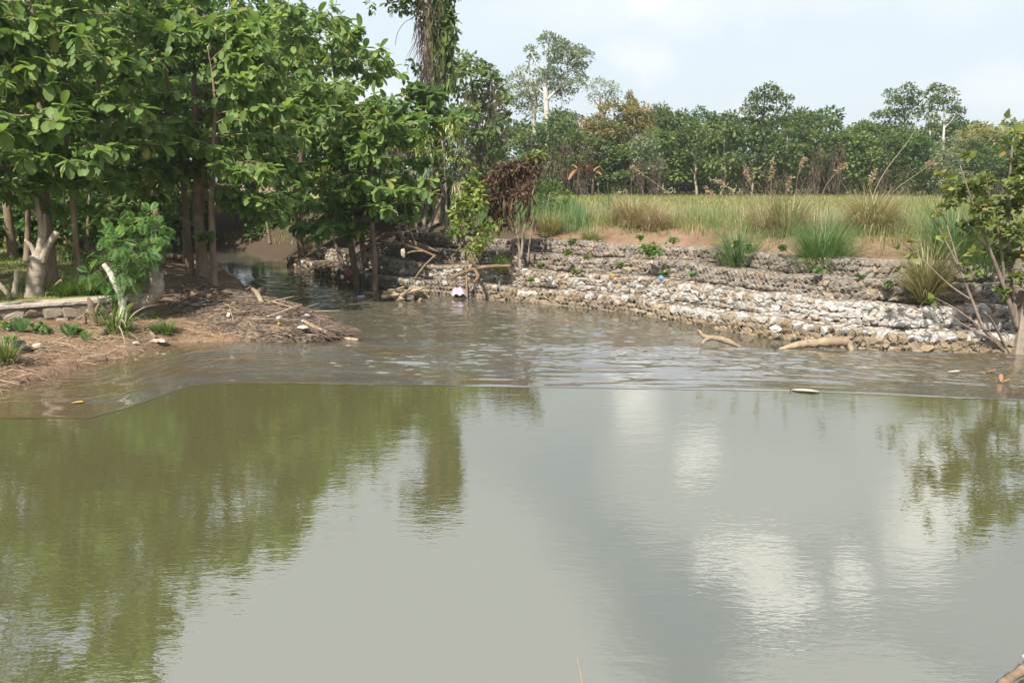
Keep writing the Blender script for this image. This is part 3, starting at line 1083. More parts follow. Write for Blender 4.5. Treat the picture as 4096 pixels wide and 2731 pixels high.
def leaves_along(out, rng, path, lo, step, size, droop=.5):
    seg = np.linalg.norm(np.diff(path, axis=0), axis=1)
    cum = np.concatenate(([0], np.cumsum(seg)))
    L = cum[-1]
    a = np.arange(lo * L, L, step)
    if not len(a):
        return
    p = np.column_stack([np.interp(a, cum, path[:, k]) for k in range(3)])
    e = .1
    dr = unit(np.column_stack([np.interp(np.minimum(a + e, L), cum, path[:, k]) - np.interp(a - e, cum, path[:, k]) for k in range(3)]) + 1e-6)
    up = np.array((0, 0, 1.))
    side = unit(np.cross(dr, up) + rng.normal(0, .12, dr.shape))
    for sg in (-1, 1):
        n = len(a)
        d = dr * rng.uniform(.25, .75, (n, 1)) + side * sg * rng.uniform(.6, 1, (n, 1)) + up * (rng.uniform(-.55, .35, (n, 1)) - droop)
        out['pos'].append(p + rng.normal(0, .03, p.shape))
        out['d'].append(unit(d))
        out['n'].append(unit(up + dr * .55 + side * sg * .25 + rng.normal(0, .36, (n, 3))))
        out['s'].append(size * rng.uniform(.42, 1.1, n) ** 1.1)
    # rosette at the tip
    n = 6
    th = np.linspace(0, 2 * np.pi, n, endpoint=False) + rng.uniform(0, 6)
    s2 = np.cross(side[-1], dr[-1])
    d = dr[-1] * .45 + (side[-1] * np.cos(th)[:, None] + s2 * np.sin(th)[:, None]) * .8 - up * .35
    out['pos'].append(np.repeat(path[-1][None], n, 0))
    out['d'].append(unit(d))
    out['n'].append(unit(up + .45 * unit(d) + rng.normal(0, .2, (n, 3))))
    out['s'].append(size * rng.uniform(.8, 1.35, n))


def broad_tree(label, base, H, spread, seed, nobj=0, leaf=.34, lean=(0, 0), zlo=.22, nb=None, rad=.10, bark='bark_brown', prefer=None, group='broad leaved trees on the river bank', zfoot=0.0):
    rng = np.random.default_rng(seed)
    base = np.asarray(base, float)
    root = thing('broadleaf_tree', label, 'tree', base, group)
    n = 9
    t = np.linspace(0, 1, n)
    wob = np.cumsum(rng.normal(0, .085, (n, 2)), 0) * t[:, None]
    tp = base + np.column_stack((lean[0] * t + wob[:, 0], lean[1] * t + wob[:, 1], t * H))
    tp[0, 2] -= .15
    mb = MB()
    tube(mb, smooth_path(tp, 24), np.interp(np.linspace(0, 1, 24), [0, .03, .08, .6, 1], [rad * 1.5, rad * 1.15, rad, rad * .62, rad * .12]), 9, 0, rng, .06)
    mb.build('trunk', M[bark], root, smooth=True, origin=base)
    out = {k: [] for k in ('pos', 'd', 'n', 's')}
    nb = nb or int(H * 3.1)
    for k in range(nb):
        f_ = zlo + (1 - zlo) * (k + rng.uniform(0, .7)) / nb
        p0 = np.array([np.interp(f_, t, tp[:, i]) for i in range(3)])
        az = k * 2.4 + rng.normal(0, .35)
        if prefer is not None and rng.random() < .55:
            az = prefer + rng.normal(0, .6)
        g = (f_ - zlo) / (1 - zlo)
        Lb = spread * (np.interp(g, [0, .15, .45, .8, 1], [.75, 1, 1, .68, .25])) * rng.uniform(.75, 1.12)
        el = np.interp(g, [0, .5, 1], [.14, .3, .8]) + rng.normal(0, .17)
        d = np.array((math.cos(az), math.sin(az), 0))
        u = np.linspace(0, 1, 8)
        z = Lb * (math.tan(el) * u * .8 - (.26 - .14 * g) * u ** 2 + .08 * np.clip(u - .8, 0, 1))
        pth = p0 + d[None] * (Lb * u)[:, None] + np.column_stack((np.cumsum(rng.normal(0, .03, (8, 2)), 0) * Lb * .5, z))
        bm_ = MB()
        br = max(rad * .28 * (1 - .6 * g), .010)
        tube(bm_, pth, np.linspace(br, .007, 8), 5, 0, cap=False)
        leaves_along(out, rng, pth, .12, .14, leaf)
        for q in range(int(rng.integers(3, 6))):
            f2 = rng.uniform(.25, .9)
            s0 = np.array([np.interp(f2, u, pth[:, i]) for i in range(3)])
            a2 = az + rng.choice((-1, 1)) * rng.uniform(.5, 1.0)
            l2 = Lb * rng.uniform(.2, .42) * (1.15 - f2 * .5)
            u2 = np.linspace(0, 1, 5)
            p2 = s0 + np.column_stack((math.cos(a2) * l2 * u2, math.sin(a2) * l2 * u2, l2 * (.18 * u2 - .28 * u2 ** 2)))
            tube(bm_, p2, np.linspace(br * .5, .005, 5), 4, 0, cap=False)
            leaves_along(out, rng, p2, .25, .135, leaf * .92)
        bm_.build('branch', M[bark], root, smooth=True, origin=base)
    out = {k: np.concatenate(v) for k, v in out.items()}
    put_leaves(root, base, out, nobj, M['leaf_big'])
    return root


# ------------------------------------------------------------------ trees built from limbs and leaf clumps
def clump_leaves(rng, centres, radii, leaf, dens, slim=False, hang=0.0):
    P, D, N_, S, RN = [], [], [], [], []
    for c, r in zip(centres, radii):
        n = max(8, int(5.5 * dens * (r / leaf) ** 2))
        d = rand_dirs(rng, n)
        d[:, 2] = np.where(rng.random(n) < .7, np.abs(d[:, 2]), d[:, 2])
        q = r * rng.uniform(.25, 1.05, (n, 1)) ** .6
        P.append(c + d * q * (1, 1, .8))
        o = unit(d + rng.normal(0, .55, (n, 3)) + (0, 0, -.15 - hang))
        D.append(o)
        N_.append(unit(d * .6 + (0, 0, .8) + rng.normal(0, .35, (n, 3))))
        S.append(leaf * rng.uniform(.6, 1.25, n))
        RN.append(np.clip(rng.normal(.5, .22) + rng.normal(0, .16, n), 0, .999))
    return [np.concatenate(a) for a in (P, D, N_, S, RN)]


def clump_tree(name, label, cat, D, limbs, clumps, leaf, mat, bark, dens=3.0, thick=1.0, tmpl=CARD, seed=1, group=None, base=None, hang=0.0, extra=None, rpx=1.6):
    """limbs: list of (pixel path, radius px start, radius px end); clumps: (px, py, radius px). Built at depth D with real depth."""
    rng = np.random.default_rng(seed)
    k = D / F
    base = on_ground(limbs[0][0][0][0], D) if base is None else np.asarray(base, float)
    root = thing(name, label, cat, base, group)
    mb = MB()
    for j, (path, r0, r1) in enumerate(limbs):
        dy0 = 0.0 if j == 0 else rng.normal(0, .4 * thick)
        pts = np.array([at_y(a, b, D + dy0 * i / max(len(path) - 1, 1)) for i, (a, b) in enumerate(path)])
        if j == 0:
            pts = np.vstack((base - (0, 0, .2), pts)) if pts[0][2] > base[2] + .3 else pts
        n = max(6, 5 * len(path))
        tube(mb, smooth_path(pts, n), np.linspace(r0 * k, r1 * k, n), 7, 0, rng, .08)
    mb.build('trunk', M[bark], root, smooth=True, origin=base)
    if clumps:
        cen = np.array([at_y(a, b, D) for a, b, _ in clumps])
        cen[:, 1] += rng.normal(0, thick * .8, len(cen))
        rad = np.array([c[2] for c in clumps]) * k * 1.12
        P, d, nn, s, rn = clump_leaves(rng, cen, rad, leaf, dens, hang=hang)
        mb = MB()
        scatter(mb, tmpl[0], tmpl[1], P, basis(d, nn) * s[:, None, None], rn, tmpl[2])
        mb.build('crown', M[mat], root, kind='stuff', origin=base)
    return root, base, rng


def hanging(rng, n, x0, x1, z0, z1, Y, dY, lmin, lmax, w=.05):
    """dead creeper strips hanging between heights z0..z1"""
    pos = np.column_stack((rng.uniform(x0, x1, n), Y + rng.normal(0, dY, n), rng.uniform(z0, z1, n)))
    d = unit(np.column_stack((rng.normal(0, .28, n), rng.normal(0, .28, n), -np.ones(n))))
    nn = unit(rng.normal(size=(n, 3)) * (1, 1, .2))
    s = rng.uniform(lmin, lmax, n)
    B = basis(d, nn)
    B = B * np.stack((np.full(n, w) * rng.uniform(1, 4, n), s, np.full(n, .2)), 1)[:, None, :]
    return pos, B, rng.random(n)


def crown_mesh(seed, R_=2.3, H_=5.5, nclump=34, leaf=.33, dens=2.6, low=.0, mat='leaf_forest', tmpl=CARD, hang=0.0, top=1.0):
    rng = np.random.default_rng(seed)
    c, r = [], []
    for k in range(nclump):
        h = rng.uniform(low, 1) ** .85
        prof = math.sqrt(max(1 - ((h - .45) / .62) ** 2, .05)) * (1 - .25 * h * top)
        a = rng.uniform(0, 2 * math.pi)
        q = prof * R_ * rng.uniform(.45, 1.0)
        c.append((math.cos(a) * q, math.sin(a) * q, h * H_))
        r.append(R_ * rng.uniform(.2, .42))
    P, d, nn, s, rn = clump_leaves(rng, np.array(c), np.array(r), leaf, dens, hang=hang)
    mb = MB()
    scatter(mb, tmpl[0], tmpl[1], P, basis(d, nn) * s[:, None, None], rn, tmpl[2])
    return mb.mesh('crown', M[mat])


def trunk_mesh(seed, H_=6.0, r0=.13, mat='bark_grey', limbs=5):
    rng = np.random.default_rng(seed)
    mb = MB()
    n = 10
    wob = np.cumsum(rng.normal(0, .09, (n, 2)), 0)
    p = np.column_stack((wob, np.linspace(-.3, H_ * .86, n)))
    tube(mb, p, np.linspace(r0, r0 * .3, n), 6, 0, rng, .1)
    for k in range(limbs):
        f_ = rng.uniform(.3, .85)
        s0 = np.array([np.interp(f_, np.linspace(0, 1, n), p[:, i]) for i in range(3)])
        a = rng.uniform(0, 6.28)
        L = H_ * rng.uniform(.16, .3)
        e = s0 + np.array((math.cos(a) * L * .7, math.sin(a) * L * .7, L * .7))
        tube(mb, np.array((s0, (s0 + e) / 2 + (0, 0, L * .1), e)), (r0 * .4, r0 * .28, r0 * .1), 5, 0)
    return mb.mesh('trunk', M[mat], True)


CROWNS = {
    'dense': [crown_mesh(30 + i, low=.02) for i in range(5)],
    'high': [crown_mesh(40 + i, low=.22, nclump=28) for i in range(4)],
    'fine': [crown_mesh(50 + i, leaf=.24, dens=2.6, nclump=40, low=.05) for i in range(4)],
    'large': [crown_mesh(60 + i, leaf=.42, dens=3.2, nclump=32, low=.06, hang=.5) for i in range(3)],
    'bamboo': [crown_mesh(70 + i, leaf=.5, dens=4.5, nclump=34, tmpl=CARD_SLIM, hang=.5, low=.0, top=1.4) for i in range(2)],
}
TRUNKS = {b: [trunk_mesh(80 + i, mat=b) for i in range(3)] for b in ('bark_grey', 'bark_pale', 'bark_dark')}
VINES = []
for _i in range(3):
    _rg = np.random.default_rng(90 + _i)
    _a = _rg.uniform(0, 6.28, 340)
    _P, _B, _rn = hanging(_rg, 340, -1, 1, .8, 4.6, 0, 1, .35, 1.3, .035)
    _k = 2.0 + .45 * np.sin(_a * 3 + _i)
    _a = -1.57 + np.where(np.arange(340) % 2, -.55, .35) + _rg.normal(0, .2, 340) + .2 * _i     # two columns on the open side
    _P[:, 0], _P[:, 1] = np.cos(_a) * (_k + .15), np.sin(_a) * (_k + .15)
    _mb = MB()
    scatter(_mb, CARD[0], CARD[1], _P, _B, _rn, CARD[2])
    VINES.append(_mb.mesh('dead_vines', M['dead_vine']))


def stock_tree(name, label, px, ytop, D, wpx, kind, mat, bark='bark_grey', vines=0, seed=0, group=None, bottom=.1, squash=None):
    rng = np.random.default_rng(seed + int(abs(px) * 7 + D))
    g = on_ground(px, D)
    top = at_y(px, ytop, D)[2]
    Ht = top - g[2]
    root = thing(name, label, 'tree' if 'bamboo' not in name else 'bamboo', g, group, rng.uniform(0, 6.28))
    rs = wpx * (.67 if D > 80 else .5) * D / F / 2.3
    zs = Ht * (1 - bottom) / 6.0
    for me, nm, sc_, z in ((TRUNKS[bark][int(rng.integers(3))], 'trunk', ((rs + zs) / 2, (rs + zs) / 2, Ht / 6.0), 0.0),
                           (CROWNS[kind][int(rng.integers(len(CROWNS[kind])))], 'crown', (rs, rs, zs), Ht * bottom)):
        o = put(nm, me, root)
        o.scale = sc_
        o.location = (0, 0, z)
        if nm == 'crown':
            o['kind'] = 'stuff'
            o.material_slots[0].link = 'OBJECT'
            o.material_slots[0].material = M[mat]
    if vines:
        o = put('dead_vines', VINES[int(rng.integers(3))], root, 'stuff')
        o.scale = (rs * 1.02, rs * 1.02, zs * vines)
        o.rotation_euler = (0, 0, -root.rotation_euler.z)
        o.location = (0, 0, Ht * .02)
    return root


FG = 'trees of the forest edge beyond the field'
# ---- tall emergent trees
clump_tree('forest_tree', 'tallest forest tree with forked white limbs and open tufted crown', 'tree', 104,
           [([(547, 194), (547, 125), (546, 100), (545, 87)], 3.0, 2.2), ([(545, 87), (543, 76), (539, 69), (536, 62)], 1.8, .6), ([(545, 87), (548, 67), (559, 58), (565, 47)], 1.8, .6),
            ([(548, 67), (548, 53), (549, 42)], 1.2, .5), ([(547, 100), (557, 89), (564, 80), (572, 62), (580, 56)], 1.6, .5), ([(546, 95), (540, 90), (534, 80)], 1.2, .5), ([(557, 89), (570, 84), (577, 82)], .9, .4),
            ([(536, 62), (531, 52)], .7, .4)],
           [(530, 49, 6), (534, 56, 6), (549, 40, 8), (543, 41, 6), (559, 48, 9), (566, 47, 9), (578, 52, 9), (584, 58, 8), (574, 62, 8), (581, 68, 7), (557, 62, 8), (574, 71, 7), (552, 56, 7),
            (550, 74, 8), (557, 78, 10), (563, 84, 9), (576, 86, 8), (545, 81, 8), (539, 75, 7), (582, 80, 6), (567, 56, 8), (565, 93, 9), (553, 92, 9)],
           .34, 'leaf_grey', 'bark_white', 3.6, 1.5, seed=3, group=FG)
clump_tree('forest_tree', 'grey green airy tree with two leaning pale trunks left of the tallest tree', 'tree', 107,
           [([(535, 194), (534, 116), (530, 98), (523, 77), (519, 69)], 2.4, .7), ([(534, 116), (536, 97), (530, 76), (529, 62)], 1.7, .5)],
           [(515, 80, 8), (522, 73, 6), (528, 86, 9), (514, 94, 9), (524, 99, 9), (533, 91, 8), (540, 98, 8), (511, 106, 8), (527, 110, 9), (538, 112, 8), (502, 84, 6), (505, 97, 7)],
           .32, 'leaf_grey', 'bark_white', 3.0, 1.5, seed=4, group=FG)
clump_tree('forest_tree', 'dome crowned tall tree standing alone above the middle of the forest', 'tree', 100,
           [([(765, 194), (765, 150), (763, 120), (765, 95)], 2.2, .6), ([(764, 130), (775, 115), (783, 103)], 1.1, .4), ([(764, 130), (752, 118), (748, 108)], 1.1, .4)],
           [(765, 91, 7), (757, 95, 7), (773, 94, 7), (750, 103, 8), (762, 103, 9), (775, 103, 9), (745, 113, 8), (757, 115, 9), (770, 115, 9), (783, 110, 6), (786, 101, 5), (745, 124, 8), (760, 127, 9),
            (775, 126, 9), (739, 133, 7), (785, 124, 6), (750, 138, 9), (768, 140, 9)], .36, 'leaf_forest', 'bark_grey', 3.6, 1.4, seed=5, group=FG)
clump_tree('forest_tree', 'broad half of the tall twin trees, its crown reaching furthest left', 'tree', 102,
           [([(907, 194), (907, 140), (905, 122), (901, 95)], 2.0, .6), ([(905, 125), (893, 112), (888, 100)], 1.0, .4), ([(906, 120), (914, 105)], 1.0, .4)],
           [(902, 92, 8), (893, 95, 7), (912, 98, 8), (890, 104, 8), (902, 105, 9), (914, 109, 8), (885, 117, 9), (896, 117, 9), (877, 117, 6), (909, 118, 8), (917, 100, 5), (873, 124, 6), (888, 128, 8), (903, 130, 8), (880, 133, 8)],
           .34, 'leaf_forest', 'bark_white', 3.4, 1.3, seed=6, group=FG)
clump_tree('forest_tree', 'slim half of the tall twin trees, with a bare white trunk below its crown', 'tree', 103,
           [([(943, 194), (943, 145), (944, 128), (944, 110), (941, 95)], 1.6, .6), ([(931, 194), (930, 140), (930, 128), (932, 118), (941, 117)], 1.3, .7), ([(944, 128), (952, 120), (957, 112)], .9, .3)],
           [(939, 89, 7), (931, 94, 6), (945, 95, 7), (951, 104, 7), (957, 112, 7), (941, 103, 8), (932, 103, 7), (926, 112, 7), (925, 121, 6), (958, 120, 6), (949, 113, 7), (926, 130, 6)],
           .34, 'leaf_forest', 'bark_white', 3.6, 1.2, seed=7, group=FG)
clump_tree('forest_tree', 'sparse grey twigged tree behind the rust coloured crown', 'tree', 112,
           [([(600, 194), (600, 120), (600, 95)], 1.5, .6), ([(600, 110), (609, 96), (614, 88)], .8, .3), ([(600, 108), (590, 95)], .8, .3)],
           [(598, 84, 7), (592, 89, 6), (606, 88, 6), (612, 87, 5), (615, 93, 6), (596, 97, 8), (608, 99, 8)], .26, 'leaf_grey', 'bark_grey', 1.8, 1.2, seed=8, group=FG)
stock_tree('forest_tree', 'little orange tipped tree standing right of the grey twigged tree', 627, 91, 110, 13, 'high', 'leaf_rust', bottom=.55, group=FG)

for a in [
    ('forest_tree', 'large rust orange crown among the green forest trees', 594, 99, 98, 56, 'fine', 'leaf_rust'),
    ('forest_tree', 'rust and green crown right of the large rust orange crown', 632, 102, 98, 40, 'fine', 'leaf_rust'),
    ('forest_tree', 'deep green rounded crown at the foot of the tallest forest tree', 562, 108, 100, 40, 'fine', 'leaf_forest'),
    ('forest_tree', 'feathery dark crown just right of the rusty crowns', 655, 104, 106, 34, 'fine', 'leaf_forest'),
    ('forest_tree', 'low bushy crown between the feathery crown and the one with a bare limb', 676, 111, 107, 28, 'large', 'leaf_forest'),
    ('forest_tree', 'dark crown with a bare pale limb showing right of centre', 698, 107, 108, 36, 'fine', 'leaf_dark'),
    ('forest_tree', 'blue green crown just left of the dome crowned tree', 725, 113, 106, 36, 'dense', 'leaf_forest'),
    ('forest_tree', 'green shoulder crown leaning on the right side of the dome crowned tree', 792, 110, 104, 34, 'dense', 'leaf_forest'),
    ('forest_tree', 'brown topped crown wrapped in dry creepers right of the dome crowned tree', 820, 117, 101, 34, 'dense', 'leaf_forest', 'bark_grey', .95),
    ('forest_tree', 'bright green flat crown left of the tall twin trees', 852, 122, 103, 44, 'fine', 'leaf_lime'),
    ('forest_tree', 'dark crown directly under the tall twin trees', 900, 130, 99, 44, 'dense', 'leaf_forest'),
    ('forest_tree', 'grey green crown between the twin trees and the bamboo', 938, 136, 104, 34, 'fine', 'leaf_grey'),
    ('bamboo_clump', 'yellow green feathery bamboo behind the right part of the forest', 978, 122, 110, 54, 'bamboo', 'leaf_bamboo'),
    ('bamboo_clump', 'rightmost pale feathery bamboo behind the forest', 1018, 119, 112, 50, 'bamboo', 'leaf_bamboo'),
    ('bamboo_clump', 'short feathery bamboo leaning out beside the grey green crown', 960, 133, 108, 34, 'bamboo', 'leaf_bamboo'),
    ('forest_tree', 'brown creeper smothered tree behind the dead banana plants', 569, 117, 93, 36, 'dense', 'leaf_forest', 'bark_grey', 1.12),
    ('forest_tree', 'dark rounded tree behind the brown leaved vine tangle', 532, 121, 94, 40, 'dense', 'leaf_forest', 'bark_grey', .8),
    ('forest_tree', 'lime leaved tree right of the creeper smothered one', 600, 136, 95, 36, 'large', 'leaf_forest'),
    ('forest_tree', 'leafy front tree below the rusty crowns', 628, 140, 93, 38, 'dense', 'leaf_forest'),
    ('forest_tree', 'fresh green front tree at the middle of the forest edge', 660, 130, 94, 40, 'large', 'leaf_lime', 'bark_pale'),
    ('forest_tree', 'front tree with grey creepers hanging to the ground left of the pale trunks', 642, 131, 90, 30, 'high', 'leaf_grey', 'bark_grey', .9),
    ('forest_tree', 'front tree above a group of thin pale trunks', 694, 119, 93, 38, 'high', 'leaf_forest', 'bark_pale'),
    ('forest_tree', 'large leaved front tree draped in pale creepers left of the dome crowned tree', 722, 121, 91, 36, 'large', 'leaf_forest', 'bark_pale'),
    ('forest_tree', 'broad leaved front tree under the dome crowned tree', 752, 125, 92, 38, 'large', 'leaf_forest', 'bark_pale', .6),
    ('forest_tree', 'dense front tree right below the dome crowned tree', 784, 123, 92, 40, 'dense', 'leaf_forest', 'bark_grey', .5),
    ('forest_tree', 'front tree half hidden under a brown curtain of creepers', 815, 127, 91, 34, 'high', 'leaf_forest', 'bark_grey', 1.15),
    ('forest_tree', 'lime green spreading front tree behind the dry plumed grass', 848, 131, 92, 40, 'large', 'leaf_lime', 'bark_grey'),
    ('forest_tree', 'front tree with rusty red dry patches under the twin trees', 880, 132, 91, 36, 'dense', 'leaf_forest', 'bark_grey', .7),
    ('forest_tree', 'dense dark front tree right of the rusty patched one', 908, 135, 90, 34, 'dense', 'leaf_dark'),
    ('forest_tree', 'pale grey green shrubby tree at the foot of the bare white trunk', 938, 141, 90, 36, 'fine', 'leaf_grey'),
    ('forest_tree', 'dull green front tree before the bamboo', 968, 139, 92, 40, 'fine', 'leaf_forest', 'bark_grey', .5),
    ('forest_tree', 'dark front tree behind the bank side bush', 1000, 135, 94, 42, 'dense', 'leaf_dark'),
    ('forest_tree', 'rightmost front tree of the forest edge behind the bush', 1034, 137, 94, 40, 'fine', 'leaf_forest'),
]:
    stock_tree(*a, group=FG)
# forest behind that fills the gaps: trees nobody can tell apart
for i, px in enumerate(np.arange(470, 1120, 23)):
    stock_tree('forest_tree', 'green tree of the forest interior, mostly hidden behind the front trees', float(px + (i * 37 % 11) - 5), 110 + (i * 29 % 15), 116 + (i * 17 % 9), 44, 'dense', 'leaf_forest' if i % 3 else 'leaf_dark', bottom=.02, group='trees of the forest interior')
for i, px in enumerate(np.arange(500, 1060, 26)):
    stock_tree('forest_tree', 'low dark shrubby tree in the shade under the forest edge', float(px + (i * 31 % 13) - 6), 146 + (i * 23 % 14), 97 + (i * 13 % 5), 36, 'fine', 'leaf_dark', bottom=.0, group='shrubby trees in the shade of the forest edge')

# dead banana plants at the forest edge
for px, ytop, lab in ((577, 158, 'dead brown banana plant with drooping leaves at the forest edge'), (592, 162, 'smaller dead banana plant right of the other dead banana plant')):
    D = 86
    g = on_ground(px, D)
    rng = np.random.default_rng(px)
    root = thing('banana_plant', lab, 'plant', g)
    top = at_y(px, ytop, D)
    h = top[2] - g[2]
    mb = MB()
    tube(mb, np.array((g - (0, 0, .1), g + (.05, 0, h * .4), g + (.02, 0, h * .75))), (.16, .13, .08), 7, .4)
    mb.build('stem', M['dead_vine'], root, smooth=True, origin=g)
    n = 9
    az = np.linspace(0, 6.28, n, endpoint=False) + rng.uniform(0, 1, n)
    d = unit(np.column_stack((np.cos(az), np.sin(az), rng.uniform(-.2, 1.5, n))))
    v, f, uv = leaf_template(.26, droop=.5, fold=.05)
    B = basis(d, unit(np.array((0, 0, 1.)) + .01)[None].repeat(n, 0)) * (h * .42)
    for k in range(n):
        lb = MB()
        scatter(lb, v, f, (g + (.02, 0, h * .72))[None], B[k:k + 1], np.array([rng.random()]), uv)
        lb.build('leaf', M['dry_leaf'], root, origin=g)

# ---- jungle behind the riverside trees, left of the picture
JG = 'dark jungle trees behind the riverside trees'
for i, (px, ytop, D, w) in enumerate([(-150, -20, 34, 190), (-60, -25, 40, 170), (10, -30, 43, 170), (80, -18, 40, 160), (140, -28, 45, 150), (200, -20, 47, 150), (255, -12, 50, 130), (285, 28, 54, 90),
                                      (230, 40, 58, 110), (330, 88, 56, 76), (365, 112, 58, 70), (398, 116, 60, 60), (60, 60, 55, 150), (0, 50, 57, 150), (140, 60, 57, 130)]):
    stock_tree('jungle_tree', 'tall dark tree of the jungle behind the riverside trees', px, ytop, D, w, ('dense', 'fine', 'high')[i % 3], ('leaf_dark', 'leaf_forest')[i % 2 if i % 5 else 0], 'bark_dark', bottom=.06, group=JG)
clump_tree('jungle_tree', 'fine leaved dark tree top rising behind the riverside trees beside the open sky', 'tree', 46,
           [([(300, 238), (302, 120), (304, 40)], 3, 1)],
           [(306, 17, 9), (296, 14, 9), (312, 30, 8), (303, 32, 11), (314, 50, 8), (303, 52, 11), (312, 66, 8), (300, 72, 12), (290, 40, 12), (290, 60, 12), (308, 85, 12), (318, 58, 4), (317, 24, 4)],
           .26, 'leaf_dark', 'bark_dark', 3.6, 1.2, CARD, 12, base=on_ground(300, 46))

# ---- riverside trees
for args in [
    dict(label='tall riverside tree with ragged brown trunk right behind the forked stump', base=on_ground(52, 20.6), H=9.6, spread=3.1, seed=101, nobj=300, rad=.15, lean=(.15, .2), zlo=.27, prefer=-.9, leaf=.32),
    dict(label='thin straight tree between the forked stump and the leafy sprouting stump', base=on_ground(79.5, 19.4), H=7.8, spread=2.5, seed=102, nobj=300, rad=.075, zlo=.34, prefer=-.7, leaf=.32, lean=(-.05, .1)),
    dict(label='leftmost of the stout trees in the close trunk group on the spit', base=on_ground(189, 25.4), H=8.4, spread=3.1, seed=103, nobj=220, rad=.12, zlo=.35, leaf=.34, prefer=-1.2),
    dict(label='thickest tree in the close trunk group on the earth spit', base=on_ground(202, 24.4), H=7.9, spread=3.0, seed=104, nobj=260, rad=.17, zlo=.35, leaf=.34, prefer=-.5),
    dict(label='slender front tree of the trunk group, rising beside the debris pile', base=on_ground(213.5, 22.4), H=6.5, spread=2.7, seed=105, nobj=300, rad=.10, zlo=.36, leaf=.33, prefer=-.3),
    dict(label='tree leaning over the river from the brown earth bank', base=on_ground(301, 37.0), H=10.6, spread=3.5, seed=106, nobj=200, rad=.15, zlo=.36, leaf=.38, lean=(-.3, -1.0), prefer=-1.0),
    dict(label='forked tree growing out of the shaded gabion step, crown hanging over the river', base=on_ground(356, 30.0), H=6.8, spread=3.3, seed=107, nobj=260, rad=.13, zlo=.38, leaf=.38, lean=(-.5, -.4), prefer=-1.2, nb=34),
    dict(label='straight thin tree right of the forked tree on the shaded gabion step', base=on_ground(374, 28.6), H=6.6, spread=2.3, seed=108, nobj=200, rad=.11, zlo=.46, leaf=.34, lean=(-.4, 0)),
    dict(label='riverside tree half cut off by the left edge of the picture', base=on_ground(-40, 18.5), H=8.5, spread=3.2, seed=109, nobj=260, rad=.12, zlo=.3, leaf=.32, prefer=0.0),
    dict(label='riverside tree behind the thin straight tree, its crown filling the middle of the thicket', base=on_ground(112, 25.5), H=9.0, spread=3.3, seed=110, nobj=200, rad=.12, zlo=.19, leaf=.34, prefer=-1.2),
    dict(label='riverside tree deep in the thicket left of the ragged trunk', base=on_ground(14, 26.5), H=10.2, spread=3.5, seed=111, nobj=120, rad=.14, zlo=.24, leaf=.34),
    dict(label='riverside tree on the inner side of the spit behind the trunk group', base=on_ground(160, 30), H=9.6, spread=3.5, seed=112, nobj=120, rad=.13, zlo=.3, leaf=.36),
    dict(label='tree on the far bank where the river bends out of sight', base=on_ground(208, 52), H=12.5, spread=4.2, seed=113, nobj=0, rad=.15, zlo=.42, leaf=.38),
    dict(label='tree behind the leaning tree on the brown earth bank', base=on_ground(342, 39), H=9.5, spread=4.0, seed=114, nobj=120, rad=.15, zlo=.34, leaf=.48),
    dict(label='tree behind the thin tree on the shaded bank, crown below the vine mound', base=on_ground(352, 36), H=6.6, spread=3.0, seed=115, nobj=0, rad=.12, zlo=.42, leaf=.34),
    dict(label='riverside tree outside the left edge of the picture, shading the terrace', base=np.array((-16.2, 14.6, gz(-16.2, 14.6))), H=9.0, spread=3.3, seed=116, nobj=0, rad=.13, zlo=.25),
    dict(label='second riverside tree outside the left edge, farther from the water', base=np.array((-16.0, 19.0, gz(-16.0, 19.0))), H=9.4, spread=3.4, seed=117, nobj=0, rad=.13, zlo=.25),
]:
    broad_tree(**args)

# ------------------------------------------------------------------ creeper covered plants in the middle
def add_vines(root, base, seed, n, px0, px1, y0, y1, D, dY, lmin, lmax, mat='dead_vine', w=.05, name='dead_vines'):
    rng = np.random.default_rng(seed)
    a, b = at_y(px0, y1, D), at_y(px1, y0, D)
    P, B, rn = hanging(rng, n, a[0], b[0], a[2], b[2], D, dY, lmin, lmax, w)
    mb = MB()
    scatter(mb, CARD[0], CARD[1], P, B, rn, CARD[2])
    mb.build(name, M[mat], root, kind='stuff', origin=base)


def add_leaves(root, base, seed, clumps, D, leaf, mat, dens, thick, tmpl=LEAF, name='leaves', hang=0.0):
    rng = np.random.default_rng(seed)
    cen = np.array([at_y(a, b, D) for a, b, _ in clumps])
    cen[:, 1] += rng.normal(0, thick, len(cen))
    rad = np.array([c[2] for c in clumps]) * D / F * 1.3
    P, d, nn, s, rn = clump_leaves(rng, cen, rad, leaf, dens * 2.0, hang=hang)
    mb = MB()
    scatter(mb, tmpl[0], tmpl[1], P, basis(d, nn) * s[:, None, None], rn, tmpl[2])
    mb.build(name, M[mat], root, smooth=True, kind='stuff', origin=base)


